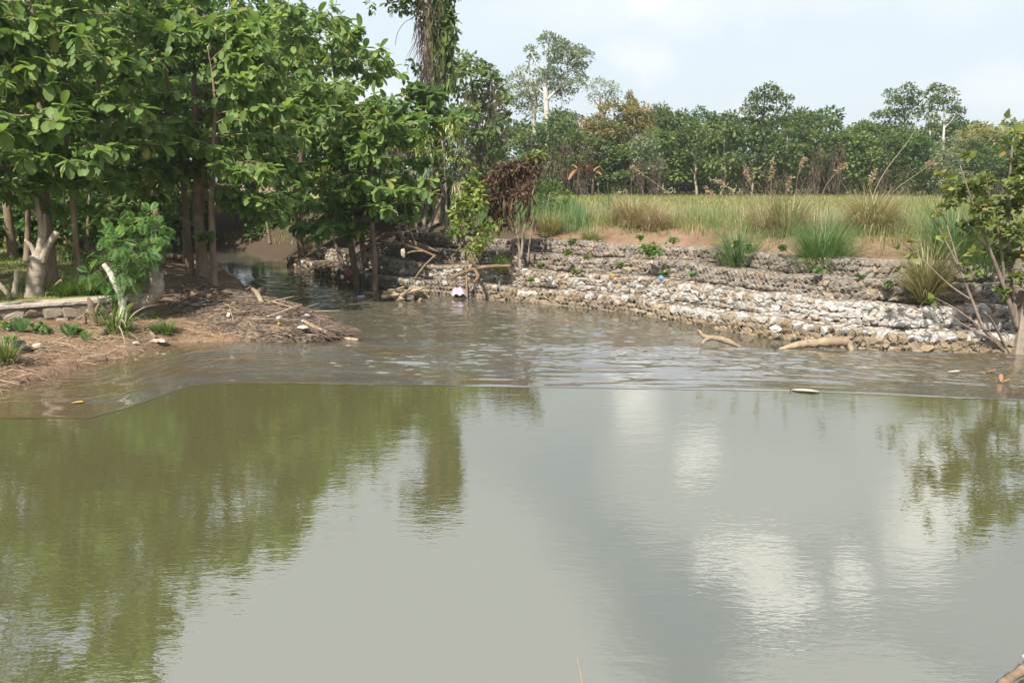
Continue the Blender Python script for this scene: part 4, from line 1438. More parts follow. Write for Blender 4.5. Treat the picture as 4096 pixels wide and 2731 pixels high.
# tall broken tree wrapped in creepers
VD = 35.5
r_, b_, g_ = clump_tree('creeper_tree', 'tall bare trunk wrapped in hanging creepers, reaching out of the top of the picture', 'tree', VD,
                        [([(438, 200), (437, 110), (435, 90), (430, 62), (428, 45), (430, 10), (431, -10)], 5.0, 3.4), ([(430, 4), (412, -2), (395, 2), (380, 4)], 1.2, .4), ([(430, 14), (418, 17)], .7, .3)],
                        [], .2, 'leaf_vine', 'bark_brown', base=on_ground(438, VD), seed=31)
add_leaves(r_, b_, 32, [(368, 4, 3.2), (371, 8, 2.5), (389, 4, 3.5), (396, 10, 3.5), (402, 9, 5), (409, 2, 6), (416, -4, 7), (404, -6, 6), (393, -5, 5), (412, 12, 4), (418, 17, 3), (423, 21, 3), (426, 5, 6), (440, -4, 8), (450, -2, 6),
                        (446, 12, 6), (450, 22, 6), (453, 34, 4.5), (447, 36, 5), (451, 46, 4.5), (446, 55, 5), (449, 62, 4), (443, 68, 5), (440, 24, 5), (441, 44, 4), (409, 60, 2.6), (411, 66, 2.6), (416, 69, 3.2), (420, 72, 2.5),
                        (422, -16, 11), (438, -18, 10), (408, -14, 8)], VD, .26, 'leaf_forest', 2.6, .25, hang=.5)
add_vines(r_, b_, 33, 1000, 420, 443, -4, 96, VD, .3, .3, 1.5, 'dead_vine', .02)
add_vines(r_, b_, 34, 420, 430, 453, -10, 84, VD, .3, .2, .8, 'leaf_forest', .10, 'vine_leaves')
mb = MB()
for a in ([(425, 0), (416, 22), (414, 35), (418, 50), (416, 68)], [(413, 18), (405, 22), (398, 32), (395, 45)], [(414, 22), (416, 38), (409, 57)], [(424, 18), (420, 30), (425, 48)], [(427, 45), (418, 52), (412, 63)], [(446, 10), (455, 18)]):
    tube(mb, smooth_path([at_y(x, y, VD + .2) for x, y in a], 14), .011, 4, .3)
mb.build('tendril', M['bark_dark'], r_, origin=b_)

r_, b_, g_ = clump_tree('creeper_tree', 'dark mound like tree smothered in creepers right of the tall wrapped trunk', 'tree', 62,
                        [([(478, 200), (478, 140), (470, 70)], 3.5, 1.0), ([(480, 150), (492, 100), (490, 76)], 2, .6)],
                        [(462, 60, 7), (470, 57, 6), (479, 66, 8), (488, 73, 8), (497, 78, 6), (455, 72, 8), (468, 78, 9), (482, 85, 10), (497, 89, 8), (506, 99, 6), (460, 92, 9), (475, 98, 10), (490, 103, 10), (502, 113, 7), (509, 119, 4),
                         (470, 112, 8), (485, 118, 10), (498, 126, 8), (506, 133, 5), (485, 135, 9), (495, 146, 8), (503, 150, 5), (478, 150, 9), (490, 160, 9), (500, 166, 6), (455, 110, 9), (462, 130, 10), (470, 140, 10), (452, 88, 6),
                         (482, 175, 9), (470, 165, 9)], .46, 'leaf_forest', 'bark_dark', 6.0, 1.6, CARD, 35, hang=.5)
add_leaves(r_, b_, 36, [(462, 58, 6), (488, 72, 6), (505, 98, 5), (470, 96, 6), (495, 120, 6)], 60.5, .38, 'leaf_lime', 1.2, .6, CARD, 'young_leaves', .4)
add_vines(r_, b_, 37, 260, 462, 506, 80, 175, 60.5, 1.0, .4, 1.6, 'dead_vine', .04)

r_, b_, g_ = clump_tree('creeper_mound', 'rounded mound of heart leaved creeper in front of the tall wrapped trunk', 'creeper', 34.3,
                        [([(424, 245), (425, 215), (432, 180), (430, 120)], 2.6, .8), ([(424, 240), (440, 200), (455, 165)], 2.0, .6), ([(421, 245), (415, 215), (412, 170)], 1.6, .6)],
                        [], .3, 'leaf_vine', 'bark_grey', base=on_ground(422, 33), seed=38)
add_leaves(r_, b_, 39, [(416, 90, 6), (407, 97, 7), (425, 96, 8), (439, 98, 7), (398, 105, 6), (412, 108, 9), (428, 110, 9), (445, 112, 8), (456, 120, 6), (466, 117, 4), (472, 116, 3), (400, 120, 8), (415, 124, 9), (432, 126, 9), (405, 135, 7), (420, 140, 7),
                        (392, 112, 5), (447, 126, 7), (396, 165, 6), (404, 178, 6), (392, 190, 6), (450, 182, 4), (473, 176, 5)], 34.3, .30, 'leaf_vine', 3.0, .5, LEAF_HEART, hang=.35)
add_vines(r_, b_, 40, 700, 372, 468, 128, 196, 35.0, .6, .3, 1.2, 'dead_vine', .035)
r_, b_, g_ = clump_tree('shrub', 'yellow green shrub with narrow drooping leaves below the heart leaved creeper', 'shrub', 33.2,
                        [([(446, 250), (446, 190), (442, 140)], 1.5, .5), ([(446, 200), (432, 165), (420, 150)], 1.0, .4)], [], .3, 'leaf_gloss', 'bark_grey', base=on_ground(440, 32), seed=41)
add_leaves(r_, b_, 42, [(444, 121, 6), (452, 127, 6), (436, 131, 7), (448, 138, 8), (429, 142, 7), (456, 135, 6), (415, 150, 6), (432, 152, 8), (445, 158, 7), (425, 165, 7), (440, 172, 7), (455, 148, 6), (410, 141, 4), (408, 133, 4), (432, 183, 6), (462, 160, 6)],
           33.2, .30, 'leaf_gloss', 2.6, .5, LEAF_SLIM, hang=.7)

# green thicket low behind the shaded steps
for k, (px, D, cl, m_, lab) in enumerate([
    (392, 38, [(385, 190, 9), (397, 182, 9), (390, 203, 9), (402, 198, 9), (380, 207, 8), (398, 213, 8), (388, 175, 8)], 'leaf_vine', 'sunlit green shrub behind the straight thin tree on the shaded bank'),
    (428, 38.5, [(420, 195, 9), (432, 188, 9), (425, 207, 9), (438, 204, 9), (415, 212, 8), (444, 212, 7), (430, 218, 8), (412, 186, 8)], 'leaf_lime', 'pale green sunlit shrub behind the multi stemmed creeper mound'),
    (460, 37, [(455, 195, 8), (464, 188, 8), (470, 200, 8), (459, 208, 8), (447, 200, 8), (476, 182, 7), (472, 212, 7), (484, 190, 8), (490, 178, 8)], 'leaf_forest', 'dull green shrub behind the glossy leaved bush and the dead tangle'),
    (345, 42, [(335, 200, 9), (347, 193, 9), (356, 203, 9), (342, 212, 9), (362, 190, 9), (330, 188, 9), (368, 207, 8), (355, 175, 10), (335, 170, 10), (372, 180, 9)], 'leaf_dark', 'dark shrub filling the gap behind the forked tree'),
]):
    clump_tree('shrub', lab, 'shrub', D, [([(px, 235), (px + 1, 205), (px, 190)], 1.5, .5)], cl, .34, m_, 'bark_dark', 5.0, .6, CARD, 50 + k, base=on_ground(px, D), hang=.3)

# dead brown tangle and the bushes beside it
r_, b_, g_ = clump_tree('dead_shrub', 'shrub buried under dead brown curled leaves, leaning over the gabion steps', 'shrub', 27.2,
                        [([(520, 262), (518, 240), (513, 215), (505, 190)], 2.0, .7), ([(521, 258), (525, 225), (532, 195), (541, 168)], 1.6, .4), ([(519, 240), (500, 205), (492, 185)], 1.0, .4), ([(528, 262), (530, 240), (533, 222)], 1.3, .6)],
                        [(500, 171, 7), (514, 168, 8), (529, 163, 7), (489, 181, 6), (504, 185, 10), (519, 180, 9), (533, 173, 6), (499, 200, 9), (514, 198, 8), (509, 213, 6), (496, 213, 6), (489, 198, 6), (539, 158, 4), (523, 192, 6), (508, 226, 4)],
                        .15, 'dead_leaf', 'bark_grey', 8.0, .5, CARD, 61, base=on_ground(520, 26.6), hang=.6)
add_leaves(r_, b_, 62, [(536, 157, 3), (541, 154, 3), (531, 160, 2)], 27, .16, 'leaf_gloss', 1.5, .2, LEAF, 'young_leaves')
add_vines(r_, b_, 63, 260, 488, 536, 165, 225, 27.2, .4, .15, .6, 'dead_leaf', .05)
r_, b_, g_ = clump_tree('bush', 'glossy leaved bush with yellow green sprays standing on the gabion steps', 'bush', 26.6,
                        [([(466, 262), (464, 240), (463, 215), (466, 192)], 1.1, .5), ([(469, 262), (478, 245), (492, 228)], .9, .3), ([(466, 245), (458, 220), (456, 200)], .8, .3)],
                        [], .16, 'leaf_gloss', 'bark_brown', base=on_ground(467, 26.2), seed=64)
add_leaves(r_, b_, 65, [(462, 202, 7), (472, 192, 6), (457, 215, 6), (474, 208, 8), (464, 226, 7), (479, 200, 6), (470, 183, 5), (480, 188, 5), (456, 232, 5)], 26.6, .17, 'leaf_gloss', 3.6, .3, LEAF, hang=.3)
add_leaves(r_, b_, 66, [(482, 232, 6), (491, 225, 4), (478, 244, 6), (470, 250, 4), (488, 239, 5), (495, 231, 3), (484, 247, 4), (476, 255, 4)], 26.3, .17, 'leaf_gloss', 2.6, .25, LEAF, 'young_leaves', .2)
r_, b_, g_ = clump_tree('bush', 'rounded fine leaved green bush at the left end of the grass field', 'bush', 33.5,
                        [([(548, 216), (548, 205), (550, 192)], 1.2, .4)],
                        [(544, 192, 8), (555, 188, 7), (536, 200, 7), (562, 197, 7), (548, 205, 8), (566, 206, 5), (532, 210, 6), (540, 183, 5), (556, 210, 7)], .22, 'leaf_lime', 'bark_grey', 7.0, .5, CARD_SLIM, 67, base=on_ground(548, 33.5))

# dry hanging tuft caught in the bush
tuft_p = at_y(459, 182, 26.8)
tuft_root = thing('dry_tuft', 'bleached straw tuft hanging in the glossy leaved bush', 'straw', tuft_p)
_rg = np.random.default_rng(640)
_P, _B, _rn = hanging(_rg, 60, tuft_p[0] - .22, tuft_p[0] + .22, tuft_p[2] - .15, tuft_p[2] + .12, 26.8, .08, .3, .75, .03)
_mb = MB()
scatter(_mb, CARD[0], CARD[1], _P, _B, _rn, CARD[2])
_mb.build('straw', M['grass_pale'], tuft_root, origin=tuft_p)
# bare twig reaching out of the canopy top
r_, b_, g_ = clump_tree('dead_branch', 'thin leafless twig reaching out of the tree tops into the sky', 'branch', 27,
                        [([(292, -6), (306, 6), (318, 13), (328, 15), (335, 8), (337, -4)], .45, .2), ([(318, 13), (322, 20), (327, 22)], .3, .15), ([(328, 15), (331, 21)], .25, .12)], [], .2, 'leaf_dark', 'bark_dark', base=at_y(292, -6, 27), seed=641)

# dark undergrowth below the trees on the left
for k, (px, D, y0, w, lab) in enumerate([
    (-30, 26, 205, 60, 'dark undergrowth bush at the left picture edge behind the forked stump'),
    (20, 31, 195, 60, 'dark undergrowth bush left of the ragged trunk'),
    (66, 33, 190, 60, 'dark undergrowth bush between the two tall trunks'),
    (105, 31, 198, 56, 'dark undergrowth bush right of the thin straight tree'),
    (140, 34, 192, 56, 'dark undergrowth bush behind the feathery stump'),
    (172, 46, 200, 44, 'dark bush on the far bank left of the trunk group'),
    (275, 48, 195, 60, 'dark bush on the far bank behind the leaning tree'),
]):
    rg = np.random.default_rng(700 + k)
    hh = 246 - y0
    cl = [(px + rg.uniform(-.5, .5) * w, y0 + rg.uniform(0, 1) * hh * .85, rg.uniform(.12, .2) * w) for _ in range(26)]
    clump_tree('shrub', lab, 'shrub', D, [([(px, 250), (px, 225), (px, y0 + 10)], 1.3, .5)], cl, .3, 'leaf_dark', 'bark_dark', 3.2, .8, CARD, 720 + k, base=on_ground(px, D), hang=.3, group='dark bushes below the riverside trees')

# ------------------------------------------------------------------ grass
def stuff_blades(name, label, rng, P, L, lean, bend, w, mat, az=None, seg=4):
    n = len(P)
    mb = MB()
    blades(mb, P, rng.uniform(0, 6.28, n) if az is None else az, L, lean, bend, w, rng.random(n), seg)
    o = mb.build(name, M[mat], kind='stuff')
    return tag(o, label, 'grass')


def region(rng, n, x0, x1, y0, y1, cond, dens=None):
    x, y = rng.uniform(x0, x1, n), rng.uniform(y0, y1, n)
    P = np.column_stack((x, y))
    dr = signed_dist(P, RB, LAND_R)
    dl = signed_dist(P, LB, LAND_L)
    k = cond(x, y, dr, dl)
    if k.dtype != bool:
        k = rng.random(n) < k
    P = P[k]
    return np.column_stack((P, ground_z(P)))


def patch(x, y, s=.5):
    return .5 + .5 * np.sin(x * s + 2.1 * np.sin(y * s * .8)) * np.sin(y * s * 1.3 + 1.1 * np.sin(x * s * 1.7))


rng = np.random.default_rng(200)
P = region(rng, 70000, -3, 26, 19, 44, lambda x, y, dr, dl: np.clip((dr - np.interp(x, [5, 9], [4.35, 4.0]) - 1.1 * patch(x, y, 2.2)) / 1.2, 0, 1) * np.clip((13 - dr) / 4, .12, 1) * (x > -2 + (y < 30) * 2))
n = len(P)
stuff_blades('bank_grass', 'mixed green grass along the top of the earth bank above the gabion steps', rng, P, rng.uniform(.25, .72, n), rng.uniform(0, .45, n), rng.uniform(.1, 1.0, n), rng.uniform(.012, .022, n), 'grass')
P = region(rng, 56000, -3, 26, 20, 40, lambda x, y, dr, dl: np.clip((dr - 6.6) / 1.0, 0, 1) * np.clip((11.5 - dr) / 2.5, 0, 1) * np.clip(patch(x + 3, y, .62) * 2.0 - .4, 0, 1))
n = len(P)
stuff_blades('blady_grass', 'pale seeding blady grass between the green tussocks on the bank', rng, P, rng.uniform(.45, .85, n), rng.uniform(0, .3, n), rng.uniform(0, .5, n), rng.uniform(.012, .026, n), 'grass_pale')
P = region(rng, 60000, -12, 75, 30, 97, lambda x, y, dr, dl: (dr > 11) & (np.abs(x) < y * .72))
n = len(P)
sz = np.interp(P[:, 1], [30, 95], [1, 2.0])
stuff_blades('field_grass', 'yellow green grass of the open field before the forest', rng, P, rng.uniform(.16, .36, n) * sz ** .5, rng.uniform(0, .7, n), rng.uniform(0, 1.2, n), .028 * sz, 'grass', seg=3)

P = region(rng, 30000, -12, 3, 27, 42, lambda x, y, dr, dl: np.clip((dr - 4.6) / 1.6, 0, 1) * np.clip(patch(x, y, 1.1) * 1.6, .25, 1))
n = len(P)
stuff_blades('rough_grass', 'rough bright grass on the bank behind the shaded gabion steps', rng, P, rng.uniform(.4, 1.25, n), rng.uniform(0, .5, n), rng.uniform(.1, 1.0, n), rng.uniform(.016, .03, n), 'grass_lush')

P = region(rng, 26000, -2, 26, 21, 42, lambda x, y, dr, dl: np.clip((dr - 5.6) / 1.2, 0, 1) * np.clip((13 - dr) / 3, 0, 1) * np.clip(patch(x + 9, y + 4, .8) * 2 - .5, .08, 1) * .55)
n = len(P)
stuff_blades('tall_weeds', 'tall tangled blue green weeds between the tussocks on the bank', rng, P, rng.uniform(.5, 1.15, n), rng.uniform(0, .5, n), rng.uniform(.2, 1.3, n), rng.uniform(.012, .024, n), 'grass_lush')


def tussock(label, px, D, hpx, wpx, mat, n, seed, mat2=None, f2=.3, name='grass_tussock', base=None, w=.018, bend=1.5):
    rng = np.random.default_rng(seed)
    g = on_ground(px, D) if base is None else base
    root = thing(name, label, 'grass', g)
    h, r = hpx * D / F, wpx / 2 * D / F

    def part(nm, k, m_, hf, bf):
        a = rng.uniform(0, 6.28, k)
        q = r * .34 * np.sqrt(rng.random(k))
        P = np.column_stack((g[0] + np.cos(a) * q, g[1] + np.sin(a) * q, np.full(k, g[2] - .04)))
        lean = np.abs(rng.normal(0, .42, k)) + .05
        L = h * rng.uniform(.65, 1.3, k) * hf
        mb = MB()
        blades(mb, P, a + rng.normal(0, .5, k), L, lean, rng.uniform(.3, 1, k) * bend * bf, rng.uniform(.7, 1.3, k) * w, rng.random(k), 6)
        mb.build(nm, M[m_], root, kind='stuff', origin=g)
    part('blades', int(n * 1.8), mat, 1.35, .85)
    if mat2:
        part('dry_blades', int(n * f2 * 1.6), mat2, 1.4, 1.2)
    return root


tussock('lush green tussock on the earth edge, smaller and left of the largest one', 738, 24.2, 40, 48, 'grass_lush', 420, 71)
tussock('largest lush green grass tussock, fountain shaped, on the bank edge', 821, 22.2, 48, 62, 'grass_lush', 800, 72)
tussock('big half dry tussock with arching brown blades right of the largest green one', 868, 25.0, 40, 84, 'grass', 300, 73, 'grass_dry', 1.3, bend=2.0)
tussock('wide dry straw coloured tussock at the left part of the field edge', 632, 30.5, 26, 96, 'grass_dry', 420, 74, 'grass', .45, bend=1.9)
tussock('dry tussock bent to the right beside the wide straw coloured one', 652, 29.5, 22, 60, 'grass_dry', 420, 174, 'grass_pale', .3, bend=2.0)
tussock('tall green tussock behind the leafless stems of the right bush', 950, 21.2, 62, 74, 'grass_lush', 620, 75, 'grass_dry', .12)
tussock('green tussock close behind the right bush near the picture edge', 985, 20.6, 48, 60, 'grass_lush', 380, 76)
tussock('green and brown tussock growing on the third gabion step', 924, 19.2, 48, 40, 'grass', 300, 77, 'grass_dry', .4, base=np.array((*at_y(924, 312, 19.2)[:2], .70)))
tussock('single tall broad bladed grass at the field edge behind the wide straw tussock', 609, 36, 22, 24, 'grass_lush', 26, 78, w=.05, bend=.9)
tussock('dry rushes tussock with many stalks left of the largest green tussock', 785, 26, 34, 70, 'grass', 200, 79, 'grass_pale', 1.2, bend=1.3)
tussock('dry thin tussock between the small and the largest green tussocks', 762, 27, 30, 56, 'grass_dry', 110, 179, 'grass', .5, bend=.9)
tussock('small grass tuft among stones beside the dead brown shrub', 500, 26.5, 14, 22, 'grass_short', 160, 80, base=np.array((*at_y(500, 262, 26.5)[:2], .62)))
tussock('rough grass tuft at the foot of the dead brown shrub', 548, 30.5, 20, 50, 'grass', 240, 180, 'grass_dry', .4)
tussock('low grass tuft on the bare earth edge at the picture middle', 590, 29, 14, 36, 'grass', 180, 181, 'grass_pale', .3)
tussock('small grass tuft on the earth edge below the small lush tussock', 700, 25.0, 14, 30, 'grass', 140, 182, 'grass_pale', .2)

# tall flowering grass stalks
for k, (path, D, lab) in enumerate([
    ([(742, 238), (735, 200), (727, 186), (716, 180)], 25, 'drooping plumed stalk above the small lush tussock'),
    ([(770, 236), (771, 190), (773, 160)], 26, 'upright plumed stalk, tallest left of the largest tussock'),
    ([(757, 236), (752, 190), (745, 168)], 26, 'plumed stalk leaning left beside the tallest upright stalk'),
    ([(795, 236), (796, 190), (800, 168), (806, 158)], 26, 'pale plumed stalk just left of the largest tussock'),
    ([(815, 238), (822, 195), (838, 170), (846, 163)], 24, 'plumed stalk arching right over the largest tussock'),
    ([(856, 236), (880, 180), (905, 145), (918, 126)], 25, 'very long bare stalk slanting up to the right before the forest'),
    ([(866, 236), (890, 195), (925, 168), (939, 153)], 24.5, 'long stalk slanting right below the longest one'),
    ([(950, 250), (945, 200), (935, 168), (929, 163)], 21.5, 'yellow bent stalk above the tall green tussock by the bush'),
    ([(692, 226), (670, 195), (640, 172), (632, 166)], 30, 'thin stalk slanting left over the straw coloured tussock'),
    ([(873, 236), (870, 190), (875, 170)], 25, 'upright green stalk rising from the half dry tussock'),
    ([(728, 236), (716, 205), (705, 186)], 25, 'short leaning stalk left of the small lush tussock'),
    ([(782, 236), (786, 195), (792, 176)], 26.5, 'thin upright stalk among the dry rushes'),
]):
    g = on_ground(path[0][0], D)
    root = thing('grass_stalk', lab, 'grass', g)
    rg = np.random.default_rng(300 + k)
    pts = smooth_path(np.vstack((g, [at_y(a, b, D) for a, b in path[1:]])), 16)
    mb = MB()
    tube(mb, pts, np.linspace(.012, .005, 16), 4, .5)
    mb.build('stem', M['seed_head'], root, origin=g)
    if k not in (5, 6):
        i = rg.integers(10, 16, 60)
        P = pts[i] + rg.normal(0, .015, (60, 3))
        d = unit(np.array((rg.normal(0, .5, 60), rg.normal(0, .5, 60), rg.uniform(-.9, .7, 60))).T)
        mb = MB()
        scatter(mb, CARD_SLIM[0], CARD_SLIM[1], P, basis(d, unit(rg.normal(size=(60, 3)))) * rg.uniform(.06, .17, 60)[:, None, None], rg.random(60), CARD_SLIM[2])
        mb.build('plume', M['seed_head'], root, kind='stuff', origin=g)


# weeds on the gabions and along the earth edge
def weed(label, pos, r, leaf, mat, seed, dens=2.4, tmpl=LEAF_HEART, name='weed', flat=.7):
    rng = np.random.default_rng(seed)
    root = thing(name, label, 'plant', pos)
    n = max(5, int(r / leaf * 3))
    mb = MB()
    tips = []
    for k in range(n):
        a = rng.uniform(0, 6.28)
        e = np.array((math.cos(a) * r * rng.uniform(.3, .9), math.sin(a) * r * rng.uniform(.3, .8), r * rng.uniform(.3, 1.1) * flat))
        p = np.array((pos - (0, 0, .04), pos + e * .5 + (0, 0, r * .12), pos + e))
        tube(mb, p, (.008, .006, .003), 3, .4)
        tips.append(p[2])
        tips.append(p[1])
    mb.build('stem', M['bark_brown'], root, origin=pos)
    P, d, nn, s, rn = clump_leaves(rng, np.array(tips), np.full(len(tips), r * .34), leaf, dens)
    mb = MB()
    scatter(mb, tmpl[0], tmpl[1], P, basis(d, nn) * s[:, None, None], rn, tmpl[2])
    mb.build('leaves', M[mat], root, smooth=True, kind='stuff', origin=pos)


for k, (px, y, D, rp, lf, m_, lab) in enumerate([
    (651, 256, 24.2, 13, .14, 'leaf_vine', 'largest leafy creeper hanging over the topmost gabion step'),
    (574, 244, 28.0, 6, .09, 'leaf_forest', 'small creeper on the earth edge right of the dead shrub'),
    (641, 240, 26.6, 5, .09, 'grass_short', 'little weed on bare earth above the largest creeper'),
    (673, 243, 26, 6, .10, 'leaf_vine', 'weed on bare earth right of the largest creeper'),
    (783, 250, 22.6, 5, .09, 'leaf_vine', 'weed on the bare earth left of the largest tussock'),
    (735, 246, 23.4, 5, .09, 'leaf_forest', 'weed at the foot of the small lush tussock'),
    (748, 247, 23.2, 4, .08, 'leaf_vine', 'tiny weed just right of the small lush tussock'),
    (566, 255, 26.2, 5, .08, 'leaf_forest', 'weed in the joints of the topmost step at its left end'),
    (588, 259, 25.2, 4.5, .08, 'leaf_vine', 'weed in the topmost step left of the largest creeper'),
    (621, 268, 23.6, 5, .08, 'leaf_forest', 'weed hanging on the third step below the largest creeper'),
    (665, 276, 22.2, 6, .08, 'leaf_forest', 'weed on the third step in the middle of its length'),
    (691, 277, 21.6, 5, .08, 'leaf_vine', 'weed on the third step right of the middle'),
    (818, 272, 20.6, 5, .09, 'leaf_vine', 'weed hanging from the topmost step below the largest tussock'),
    (860, 279, 20.0, 5, .08, 'leaf_forest', 'weed on the topmost step left of the mixed tussock'),
    (890, 286, 19.6, 6, .08, 'leaf_vine', 'weed in the joint between the top two steps near the bush'),
    (540, 268, 25.6, 6, .09, 'leaf_forest', 'weed by the foot of the dead shrub on the third step'),
    (530, 282, 25.4, 4, .08, 'grass_short', 'tiny weed on the second step below the dead shrub'),
    (575, 275, 24.6, 6, .08, 'grass_short', 'low weed along the back of the second step at left'),
]):
    p = at_y(px, y, D)
    weed(lab, p, rp * D / F, lf, m_, 400 + k)

# ferny sprays on the topmost step
# ------------------------------------------------------------------ right bank bush
BD = 17.3
root_p = at_z(1000, 351, .0)
r_, b_, g_ = clump_tree('bank_bush', 'leafy bush with bare slanting stems at the right edge beside the concrete post', 'bush', BD,
                        [([(1006, 353), (985, 330), (972, 300), (960, 270), (945, 240), (932, 215)], 2.6, .5), ([(1018, 330), (1005, 290), (990, 250), (975, 210), (960, 165)], 2.8, .5),
                         ([(972, 300), (950, 285), (925, 262), (905, 245)], 1.1, .3), ([(960, 270), (950, 235), (940, 205), (935, 185)], .9, .3), ([(985, 330), (955, 308), (930, 295)], 1.0, .3),
                         ([(1008, 352), (995, 325), (985, 312)], 1.4, .8), ([(1018, 330), (1010, 270), (1008, 210), (1012, 150), (1015, 130)], 2.4, .5), ([(1005, 290), (1000, 240), (990, 200), (985, 170)], 1.6, .4),
                         ([(990, 250), (975, 235), (958, 205)], 1.0, .3), ([(1010, 270), (1025, 230), (1035, 170)], 1.6, .4), ([(1005, 351), (990, 338), (960, 322), (935, 300)], 1.2, .3), ([(1018, 340), (1040, 260), (1050, 200)], 2.2, .5)],
                        [], .12, 'leaf_bush', 'bark_grey', base=np.array((root_p[0], BD, gz(root_p[0], BD))), seed=81)
add_leaves(r_, b_, 82, [(970, 196, 8), (980, 188, 8), (993, 182, 8), (1006, 186, 8), (1018, 176, 8), (1028, 186, 8), (966, 207, 7), (978, 212, 8), (992, 205, 9), (1006, 210, 9), (1020, 205, 9), (973, 225, 7), (986, 230, 8), (1000, 232, 8),
                        (1014, 235, 9), (1026, 225, 8), (994, 250, 6), (1008, 258, 7), (1022, 255, 8), (1012, 278, 6), (1024, 280, 7), (1016, 165, 6), (1024, 150, 6), (1028, 140, 5), (1034, 160, 7), (1030, 165, 7), (1043, 190, 11), (1043, 220, 11), (1048, 160, 9), (1043, 250, 9),
                        (998, 290, 5), (1010, 298, 4), (958, 192, 4), (953, 205, 4), (1026, 300, 5)],
           BD, .115, 'leaf_bush', 3.0, .35, LEAF_HEART)
add_leaves(r_, b_, 83, [(960, 158, 2), (1006, 148, 4), (1018, 135, 4), (948, 205, 3), (969, 252, 3.5), (906, 250, 3), (915, 255, 3), (931, 216, 3), (938, 190, 2.5), (940, 240, 3), (943, 175, 2), (955, 180, 3), (912, 242, 2), (930, 300, 2), (965, 265, 3), (975, 275, 3), (1015, 118, 3)],
           BD - .1, .16, 'leaf_bush', 1.0, .2, LEAF_HEART, 'young_leaves')
# wispy twigs

# ------------------------------------------------------------------ left bank
def limb_thing(name, label, cat, D, limbs, mat, base=None, part='trunk', sides=9, ends=None, group=None, seed=1, z=None):
    rng = np.random.default_rng(seed)
    k = D / F
    p0 = at_y(*limbs[0][0][0], D)
    base = p0 if base is None else np.asarray(base, float)
    root = thing(name, label, cat, base, group)
    for j, (path, r0, r1) in enumerate(limbs):
        mb = MB()
        pts = np.array([at_y(q[0], q[1], D + (q[2] if len(q) > 2 else 0)) for q in path])
        n = max(7, 6 * len(path))
        sp = smooth_path(pts, n)
        rr = np.interp(np.linspace(0, 1, n), np.linspace(0, 1, len(np.atleast_1d(r0))) if np.ndim(r0) else [0, 1], r0 if np.ndim(r0) else [r0, r1]) * k
        rr = rr * (1 + rng.uniform(-.07, .07, n))
        tube(mb, sp, rr, sides, rng.random(), rng, .07)
        mb.build(part if j == 0 else 'limb', M[mat], root, smooth=True, origin=base)
        if ends:
            mb = MB()
            t = unit(sp[-1] - sp[-2])
            tube(mb, np.array((sp[-1] - t * .004, sp[-1] + t * .012)), rr[-1] * np.array((.96, .84)), sides, 0)
            mb.build('cut_end', M['cut_wood'], root, origin=base)
    return root, base


limb_thing('tree_stump', 'pale forked pollarded stump with sawn off limbs behind the low wall', 'stump', 18.7,
           [([(34, 299), (35, 285), (37, 268), (38.5, 256)], [10.5, 8.6, 7.6, 7.0], 0), ([(39, 260), (41, 244), (42, 226), (38.5, 212), (36.8, 199)], [5.5, 4.2, 3.6, 2.8, 1.0], 0),
            ([(42, 262), (44.6, 252), (50, 242), (57, 232)], [4.6, 3.8, 3.4, 3.0], 0), ([(37, 258), (33.5, 250), (30, 244), (25.7, 240)], [3.4, 2.4, 2.2, 1.7], 0), ([(41, 220, -.05), (37, 215), (32, 210)], [1.6, 1.3, .9], 0),
            ([(43, 246), (45, 232), (44.5, 215)], [2.6, 2.2, 1.4], 0)], 'bark_pale', ends=True, seed=5)
limb_thing('cut_stake', 'short sawn off pale stub left of the forked stump', 'stump', 18.4, [([(14.6, 297), (14.8, 290), (16, 280), (17, 270)], [3.4, 2.6, 2.4, 2.3], 0)], 'bark_pale', ends=True, seed=6)
limb_thing('branch_piece', 'brown stick leaning on the ground right of the forked stump', 'branch', 18.9, [([(48, 291), (55, 285), (61, 280)], [1.2, 1.4, 1.3], 0)], 'bark_brown', ends=True, seed=7)
limb_thing('branch_piece', 'pale log slanting down to the ground at the left picture edge', 'branch', 18.3, [([(-6, 279), (2, 287), (9, 295)], [2.6, 2.6, 2.2], 0)], 'bark_pale', ends=True, seed=8)

# sprouting stump with feathery leaves
SP_D = 18.25
r_, b_ = limb_thing('sprouting_stump', 'pale cut stump with feathery green regrowth at the right end of the low wall', 'stump', SP_D,
                    [([(124.5, 325), (123.5, 312), (122, 300), (119, 290)], [5.0, 4.2, 3.6, 3.4], 0), ([(120, 293), (116, 284), (110.5, 273), (104, 264)], [3.8, 3.4, 3.2, 2.6], 0), ([(121, 296, -.05), (123.5, 287), (123, 281)], [2.4, 2.2, 2.0], 0)],
                    'bark_white', ends=True, seed=9)
_v, _f, _uv = [], [], []
for k in range(9):                 # one feathery frond: paired leaflets along a rib
    y = .15 + .095 * k
    w = .36 * math.sin(math.pi * (k + 1.6) / 11.5)
    for sg in (-1, 1):
        b0 = len(_v)
        z = -.3 * y * y
        _v += [(0, y - .035, z), (sg * w * .55, y - .01, z + .02), (sg * w, y + .07, z - .01), (sg * w * .5, y + .085, z + .02)]
        _f.append((b0, b0 + 1, b0 + 2, b0 + 3) if sg > 0 else (b0 + 3, b0 + 2, b0 + 1, b0))
        _uv += [(0, y, 0)] * 4
_v += [(-.008, 0, 0), (.008, 0, 0), (.004, 1, -.3), (-.004, 1, -.3)]
_f.append((len(_v) - 4, len(_v) - 3, len(_v) - 2, len(_v) - 1))
_uv += [(0, 0, 0)] * 4
FROND = (np.array(_v, float), [np.array(_f)], np.array(_uv, float))
_mb = MB()
_mb.add(FROND[0], FROND[1], 0, FROND[2])
FROND_ME = _mb.mesh('frond', M['frond'])


